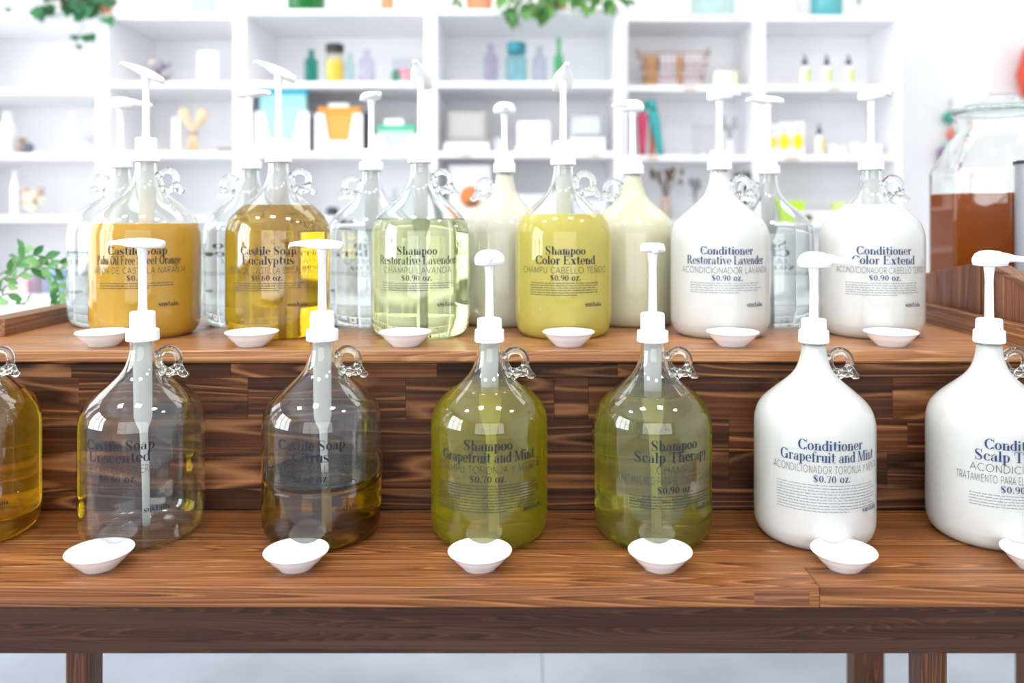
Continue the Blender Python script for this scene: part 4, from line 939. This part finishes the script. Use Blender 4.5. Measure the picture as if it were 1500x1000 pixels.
# picture book
bkx = thing('picture_book', 'white book with orange round dish on its cover', 'book', (PX(688, SL), SL, LV['L'][3]))
MB().box((-.092, 0, 0), (.092, .02, PZ(242, SL)-LV['L'][3])).obj('cover', plain('book cover', '#e9e8e8', .5), bkx, bevel=.001)
zc_ = PZ(290, SL)-LV['L'][3]
def disc(name, r, x, z, y, mat, par, sx=1, sz=1): MB().lathe([(0, 0), (r, 0), (r, .0008), (0, .0008)], 24).xf(Matrix.Translation((x, y, z)) @ Matrix.Rotation(PI/2, 4, 'X') @ Matrix.Diagonal((sx, sz, 1, 1))).obj(name, mat, par)
disc('plate_print', .066, .012, zc_-.01, -.0002, plain('mint plate', '#d3e8e2'), bkx)
disc('food_print', .05, .006, zc_+.004, -.0012, plain('orange food', '#e2813f', var=.3, bscale=90), bkx)
disc('leaf_print', .02, .01, zc_-.024, -.0022, plain('dark food', '#5d5238'), bkx, 1.6, .6)
bx('white_box', 'box', 'wide white box lying right of the picture book', 748, 815, 284, SL, LV['L'][3], plain('white box card', '#d9dade'), .12)
bx('white_box', 'box', 'grey-white box behind the yellow Color Extend jug handle', 845, 890, 292, SL, LV['L'][3], plain('greyish card', '#cfd0d6'), .12)
for a, y, lb in ((487, 303, 'dark round pot behind the Eucalyptus jug'), (505, 309, 'small dark pot right of the first dark pot')):
    r = .03; h = PZ(y, SL)-LV['L'][3]
    o = MB().lathe([(0, 0), (r*.7, 0), (r, h*.5), (r*.6, h), (0, h)], 20).obj('dark_pot', plain('charcoal pot', '#3b4047', .5), None, (PX(a, SL), SL, LV['L'][3]), smooth=True); tag(o, lb, 'pot', 'dark pots')
bottle(572, 584, 277, SL, LV['L'][3], cl('clear small', '#dfe8f0'), 'small clear bottle seen beside the lime shampoo jug neck', .5)
# tan wooden bundle, pine cones etc.
tanw = plain('pale birch', '#e3c7a2', .6)
tw = thing('spoon_bundle', 'bundle of pale wooden spoons tied at the middle', 'utensils', (PX(282, SL), SL, LV['L'][2]))
for k, (x0, x1) in enumerate(((-.045, .012), (-.03, .004), (.03, -.004), (.045, -.014))):
    h = PZ(158, SL)-LV['L'][2]
    MB().tube([(x1*2.2, .005*k, .004), (x1*.3, .004*k, h*.5), (x0*.8, .004*k, h*.72), (x0*1.05, .004*k, h*.86), (x0*1.1, .004*k, h)], [.007, .007, .012, .018, .005], 10).obj('wooden_spoon', tanw, tw, smooth=True)
MB().tube([(-.012, -.012, PZ(195, SL)-LV['L'][2]), (.012, -.012, PZ(195, SL)-LV['L'][2]), (.012, .024, PZ(195, SL)-LV['L'][2]), (-.012, .024, PZ(195, SL)-LV['L'][2]), (-.012, -.012, PZ(195, SL)-LV['L'][2])], .005, 6).obj('tie', plain('brown twine', '#a07a68'), tw)
bx('card_box', 'box', 'white box left of the wooden spoons', 252, 263, 172, SL, LV['L'][2], card, .03)
for a, b_, y, lb, c in ((318, 344, 217, 'small brown brush at the right of the spoon shelf', '#8a6a54'), (306, 316, 219, 'tiny tan soap dish by the spoons', '#dcc3a4'), (228, 246, 218, 'small tan item left of the spoons', '#d9b99a')):
    bx('small_brush', 'brush', lb, a, b_, y, SL, LV['L'][2], plain('brush '+c, c), .04, bevel=.004)
cone = thing('pine_cone', 'small brown vase of dried grass at far left on the second board', 'vase', (PX(32, SL), SL, LV['A'][2]))
MB().lathe([(0, 0), (.014, 0), (.018, .03), (.012, .06), (.026, .068), (0, .07)], 14).obj('cone', plain('brown cone', '#a48a70', .7), cone, smooth=True)
o = MB().lathe([(0, 0), (.018, .004), (.028, .022), (.026, .036), (.012, .048), (0, .05)], 20).obj('grey_sphere', plain('slate ball', '#6c6f7a', .5), None, (PX(46, SL), SL-.03, LV['A'][2]), smooth=True); tag(o, 'slate grey round pot on the far left second board', 'pot')
bottle(2, 22, 165, SL, LV['A'][2], plain('white vase a', '#f2f2f4', .3), 'white vase at the left edge, second board', .5); bottle(98, 114, 165, SL, LV['A'][2], plain('white vase b', '#f2f2f4', .3), 'slim white vase, second board of the leftmost unit', .4)
dried(130, 195, 212, SL, LV['A'][2], M['bowl'], plain('pale grass', '#c9c6cf', .8), 'low white pot of pale dried grass, second board', 8, .03, vr=.02)
bottle(16, 28, 250, SL, LV['A'][3], plain('white vase c', '#f0f0f2', .3), 'slim white bottle beside the beige dried flowers', .4)
bd = thing('flower_bunch', 'bunch of beige and brown dried flowers on the third board', 'flowers', (PX(45, SL), SL, LV['A'][3]))
for k in range(16):
    mb = MB(); ball(mb, (rq.uniform(-.05, .05), rq.uniform(-.02, .02), .02+rq.uniform(0, .09)), .02); mb.obj('dried_flower', M.setdefault('bd%d' % (k % 3), plain('beige%d' % k, ('#e8dcc6', '#c9ab92', '#b9a9a6')[k % 3], .8)), bd)
bottle(48, 62, 398, SL, LV['A'][4], plain('mauve mug', '#9c8b9c', .5), 'mauve mug among the leaves on the fourth board', .9, name='mug', cat='mug')
bx('pink_box', 'box', 'pale pink box left of the mauve mug', 8, 40, 410, SL, LV['A'][4], plain('pink card', '#f0c6d0'), .06); bx('blue_box', 'box', 'pale blue box among the leaves on the fourth board', 66, 88, 395, SL+.03, LV['A'][4], plain('blue card', '#9fb8dc'), .06)
# price tags on board edges
kraft = plain('kraft tag', '#d8c6b8', .7)
for px, y, D, w_ in ((682, 225, DL, 14), (872, 225, DL, 14), (1010, 129, DR, 17), (1222, 129, DR, 16), (956, 231, DR, 16), (1160, 231, DR, 22), (548, 225, DL, 14)):
    hw = w_/2/F*D; o = MB().box((-hw, -.002, -.012), (hw, -.0002, .009)).obj('price_tag', kraft, None, (PX(px, D), D, PZ(y, D)))
    tag(o, {682: 'kraft price tag below the upright lunch tin', 872: 'kraft price tag below the shiny tin', 1010: 'kraft price tag below the wire basket', 1222: 'kraft price tag below the dropper trio', 956: 'kraft price tag below the pouches', 1160: 'kraft price tag below the yellow boxed bottles', 548: 'kraft price tag below the green-rimmed packet'}[px], 'price tag', 'price tags on the shelf edges')

# ------------------------------------------------------------------ plants
def leafmat(name, c1, c2):
    m, nt, b, N, L = nm(name); oi = N.new('ShaderNodeObjectInfo'); mx = N.new('ShaderNodeMix'); mx.data_type = 'RGBA'
    mx.inputs[6].default_value = S(c1); mx.inputs[7].default_value = S(c2); L.new(oi.outputs['Random'], mx.inputs[0]); L.new(mx.outputs[2], b.inputs['Base Color'])
    b.inputs['Roughness'].default_value = .45; b.inputs['Transmission Weight'].default_value = 0; return m
M['leaf'] = leafmat('green leaf', '#2f6b3c', '#6aa04c'); M['leaf2'] = leafmat('deep leaf', '#1f5c3c', '#3f8a50'); M['terra'] = plain('terracotta', '#d9946c', .8); M['stem'] = plain('green stem', '#5d7a4a', .6)
M['branchleaf'] = leafmat('branch leaf', '#34783f', '#7fae62')
def leaf_mesh(name, Lg, W_, mat, ivy=False):
    mb = MB(); n = 7; L_ = []; C_ = []; R_ = []
    prof_ = [0, .55, .9, 1, .85, .5, 0] if not ivy else [0.3, 1.0, .75, .95, .5, .3, 0]
    for i in range(n):
        t = i/(n-1); w_ = prof_[i]*W_/2; zc = -.18*Lg*t*t
        L_.append((t*Lg, w_, zc+.25*w_)); C_.append((t*Lg, 0, zc)); R_.append((t*Lg, -w_, zc+.25*w_))
    v = L_+C_+R_; f = []
    for i in range(n-1): f += [(i, n+i, n+i+1, i+1), (n+i, 2*n+i, 2*n+i+1, n+i+1)]
    me = bpy.data.meshes.new(name); me.from_pydata(v, [], f)
    for p in me.polygons: p.use_smooth = True
    me.materials.append(mat); return me
def put_leaf(me, parent, p, d, roll, s_=1.0):
    o = bpy.data.objects.new('leaf', me); COL.objects.link(o); o.parent = parent
    q = Vector(d).to_track_quat('X', 'Z'); o.rotation_euler = (q @ Matrix.Rotation(roll, 3, 'X').to_quaternion()).to_euler(); o.location = p; o.scale = (s_,)*3
# branch at the left edge, standing on a white counter
wc = thing('white_counter', 'white counter top left of the wooden tier below the leafy branch', 'counter', (0, 0, 0))
plank('counter_top', wc, M['shelf'], -1.75, -.882, 1.42, 1.70, CZ-.196, CZ-.178, .002)
for x in (-1.7, -1.32): plank('leg', wc, M['shelf'], x, x+.04, 1.5, 1.54, 0, CZ-.196)
br = thing('leafy_branch', 'arching green leafy branches in a white vase at the left edge', 'plant', (-1.12, 1.58, CZ-.178))
MB().lathe([(0, 0), (.045, 0), (.055, .05), (.04, .12), (.03, .14), (.034, .16), (.026, .16), (.024, .13), (0, .02)], 32).obj('vase', M['bowl'], br, smooth=True)
lm = leaf_mesh('branch_leaf', .036, .019, M['branchleaf'])
q = random.Random(21); bo = Vector(br.location)
def sprig(pts, n, s_=1):
    ps = [P(*p)-bo for p in pts]
    # smooth path
    path = []
    for i in range(len(ps)-1):
        p0, p1, p2, p3 = ps[max(i-1, 0)], ps[i], ps[i+1], ps[min(i+2, len(ps)-1)]
        for k in range(5):
            t = k/5; path.append(.5*((2*p1)+(-p0+p2)*t+(2*p0-5*p1+4*p2-p3)*t*t+(-p0+3*p1-3*p2+p3)*t**3))
    path.append(ps[-1])
    MB().tube(path, .0014, 6).obj('stem', M['stem'], br)
    for k in range(n):
        f = (k+.6)/n*(len(path)-1); i = int(f); p = path[min(i, len(path)-2)].lerp(path[min(i+1, len(path)-1)], f-i)
        tg = (path[min(i+1, len(path)-1)]-path[max(i-1, 0)]).normalized()
        sd = (1 if k % 2 else -1); nrm = Vector((0, 1, 0)).cross(tg)
        d = tg*.75+nrm*sd*.8+Vector((0, q.uniform(-.4, .3), q.uniform(-.2, .1)))
        put_leaf(lm, br, p, d, q.uniform(-.5, .5)+1.2, s_*q.uniform(.8, .73))
sprig([(-80, 470, 1.58), (-30, 430, 1.56), (10, 405, 1.55), (35, 378, 1.55), (60, 375, 1.56), (88, 385, 1.58)], 15)
sprig([(-70, 470, 1.60), (-20, 440, 1.58), (15, 415, 1.57), (40, 395, 1.56), (65, 392, 1.56), (90, 395, 1.57)], 15)
sprig([(-60, 470, 1.6), (-10, 410, 1.6), (20, 390, 1.6), (30, 372, 1.62), (36, 362, 1.62)], 10, .9)
sprig([(40, 392, 1.6), (70, 398, 1.6), (82, 412, 1.6), (86, 428, 1.6), (88, 440, 1.6)], 12, .9)
sprig([(-60, 480, 1.55), (-25, 455, 1.52), (0, 435, 1.5), (12, 430, 1.5)], 6)
sprig([(5, 452, 1.62), (15, 447, 1.62), (30, 445, 1.62), (42, 440, 1.62)], 5, .6)
# trailing ivy in terracotta pots on top of the shelf units
def trailing(name, label, px, D, z, pr, ph, leaves, lmesh, trails, seed):
    t = thing(name, label, 'plant', (PX(px, D), D, z)); qq = random.Random(seed)
    MB().lathe([(0, 0), (pr*.7, 0), (pr*.92, ph*.8), (pr, ph*.8), (pr, ph), (pr*.9, ph), (pr*.85, ph*.85), (0, ph*.85)], 24).obj('terracotta_pot', M['terra'], t, smooth=False)
    for tr_ in trails:
        pts = [P(a, b_, D-dd)-Vector(t.location) for a, b_, dd in tr_]
        MB().tube(pts, .002, 5).obj('vine', M['stem'], t)
        for i in range(len(pts)-1):
            for k in range(leaves):
                p = pts[i].lerp(pts[i+1], qq.random())+Vector((qq.uniform(-.02, .02), qq.uniform(-.03, .02), qq.uniform(-.015, .015)))
                put_leaf(lmesh, t, p, Vector((qq.uniform(-.7, .7), -.5, qq.uniform(-1, -.2))), qq.uniform(-.7, .7), qq.uniform(.7, 1.2))
ivl = leaf_mesh('ivy_leaf', .058, .055, M['leaf2'], True); bl = leaf_mesh('broad_leaf', .085, .045, M['leaf'])
pl_z = LV['L'][0]
trailing('potted_ivy', 'ivy spilling from terracotta pots over the left shelf tops', 148, DL+.06, PZ(19, DL), .06, .11, 4, ivl,
         [[(148, -10, 0), (140, 5, .1), (152, 25, .12)], [(148, -12, 0), (110, -5, .1), (90, 8, .1), (62, 10, .1), (57, 12, .1)], [(145, -12, 0), (125, 5, .12), (130, 28, .12)], [(140, -10, 0), (115, 0, .1), (112, 15, .12), (105, 10, .12)], [(155, -10, 0), (160, -2, .1), (165, 4, .1)], [(130, -20, 0), (100, -12, .1), (70, -4, .1)]], 4)
tp = [x for x in COL.objects if x.get('category') == 'plant'][-1]
MB().tube([P(128, 26, DL-.06)-tp.location, P(118, 48, DL-.06)-tp.location, P(112, 60, DL-.06)-tp.location, P(116, 72, DL-.06)-tp.location], .0015, 5).obj('vine', M['stem'], tp)
for a, b_, s_ in ((122, 52, .9), (130, 50, 1.0), (107, 52, .7), (114, 66, .6), (10, 12, .6)):
    put_leaf(ivl, tp, P(a, b_, DL-.06)-tp.location, Vector((.5, -.4, -.5)), .4, s_)
o = MB().lathe([(0, 0), (.04, 0), (.055, .09), (.062, .09), (.062, .11), (.052, .11), (0, .09)], 24).obj('terracotta_pot', M['terra'], None, (PX(106, DL+.08), DL+.08, PZ(19, DL))); tag(o, 'second terracotta pot behind the ivy at the left', 'pot')
trailing('potted_plant', 'broad-leaved plant in terracotta pot spilling over the middle shelf top', 816, DL+.06, pl_z, .06, .12, 5, bl,
         [[(815, -25, 0), (780, -5, .1), (755, 5, .1), (752, 16, .12)], [(815, -20, 0), (800, -2, .1), (792, 8, .12)], [(815, -20, 0), (840, -5, .1), (860, 2, .1)], [(815, -25, 0), (870, -10, .1), (895, -3, .1), (908, 0, .1)], [(810, -25, 0), (770, -12, .1), (738, -6, .1)]], 9)
tp = [x for x in COL.objects if x.get('category') == 'plant'][-1]
for a, b_, s_, d in ((750, 12, 1.15, (.05, -.3, -1)), (785, 8, 1.25, (.35, -.3, -1)), (795, 6, 1.1, (.2, -.3, -1)), (770, 4, .9, (-.3, -.3, -1)), (850, 2, .8, (-.5, -.3, -.6)), (900, -4, 1.0, (.4, -.3, -.3)), (872, 0, .8, (-.2, -.4, -.6))):
    put_leaf(bl, tp, P(a, b_, DL-.03)-tp.location, Vector(d), .2, s_)
pt = thing('potted_plant', 'wide terracotta pot with one hanging leaf above the white divider', 'plant', (PX(702, DL+.1), DL+.1, pl_z))
MB().lathe([(0, 0), (.052, 0), (.062, .1), (.07, .1), (.07, .13), (.06, .13), (0, .1)], 28).obj('terracotta_pot', M['terra'], pt)
for a, b_, d in ((664, -4, (.5, -.3, -.6)), (672, -8, (-.3, -.3, -.6)), (690, -30, (-.3, 0, .5)), (712, -30, (.3, 0, .5))): put_leaf(bl, pt, P(a, b_, DL+.02)-pt.location, Vector(d), .2, .9)
bottle(422, 476, -20, DL+.1, pl_z, cl('green blue glass', '#7cc4b0'), 'green-blue glass jar standing on the shelf top', .9, name='jar', cat='jar', liquid=plain('green moss', '#6a9c54', .8))
bottle(558, 576, -30, DL+.1, pl_z, M['terra'], 'small terracotta vase on the shelf top', .9, name='vase', cat='vase')
bottle(605, 642, -30, DL+.1, pl_z, cl('top clear glass', '#eaeef2'), 'clear glass jar left of the wide terracotta pot', .9, name='jar', cat='jar')
bottle(282, 316, -30, DL+.1, PZ(19, DL), cl('pale blue glass', '#dce9f4'), 'pale blue glass jar on the shelf top at left', .9, name='jar', cat='jar')
bottle(1012, 1076, -40, DR+.1, LV['R'][0], cl('pale aqua jar', '#d8ecea'), 'wide pale aqua glass jar on the right shelf top', .9, name='jar', cat='jar')
bottle(1128, 1168, -30, DR+.1, LV['R'][0], M['bowl'], 'white jar on the right shelf top', .85, name='jar', cat='jar')
bottle(1188, 1233, -30, DR+.1, LV['R'][0], plain('teal ceramic', '#5cb0b4', .15), 'teal glazed jar on the right shelf top', .9, name='jar', cat='jar')
hp = thing('hanging_vine', 'single green leaf hanging above the rightmost shelf unit', 'plant', P(1256, -30, DR+.1))
MB().tube([(0, 0, 0), (.0, -.02, -.06), (-.01, -.03, -.12)], .002, 5).obj('vine', M['stem'], hp)
put_leaf(bl, hp, (-.012, -.03, -.085), Vector((.15, -.2, -1)), .1, .55); put_leaf(bl, hp, (0, -.01, -.02), Vector((.5, -.2, -.6)), .1, .5)
# garland on the wall behind the dispenser
gl = thing('tassel_garland', 'string of teal, coral and purple tassels hanging behind the dispenser', 'garland', P(1392, 150, 4.035))
MB().tube([(0, 0, 0), (0, 0, -.32)], .002, 5).obj('cord', M['stem'], gl)
MB().tube([(0, .015, .004), (0, -.01, .004), (0, -.014, .012)], .003, 6).obj('hook', M['wire'], gl)
for k, (x, y, r, c) in enumerate(((1391, 172, .03, '#4aa890'), (1396, 197, .028, '#f0806c'), (1388, 215, .026, '#a9c6b8'), (1382, 224, .028, '#9a7aa8'), (1379, 238, .022, '#c77f98'))):
    mb = MB(); ball(mb, tuple(P(x, y, 4.015)-gl.location), r*1.1); mb.obj('tassel', plain('tassel%d' % k, c, .8), gl, smooth=True)
rl_ = MB().lathe([(0, -.16), (.06, -.1), (.08, 0), (.05, .12), (0, .16)], 24).obj('red_lantern', plain('red paper', '#e2553e', .6), None, P(1516, 108, 3.965), smooth=True); tag(rl_, 'red-orange ornament at the right edge above the dispenser', 'ornament')
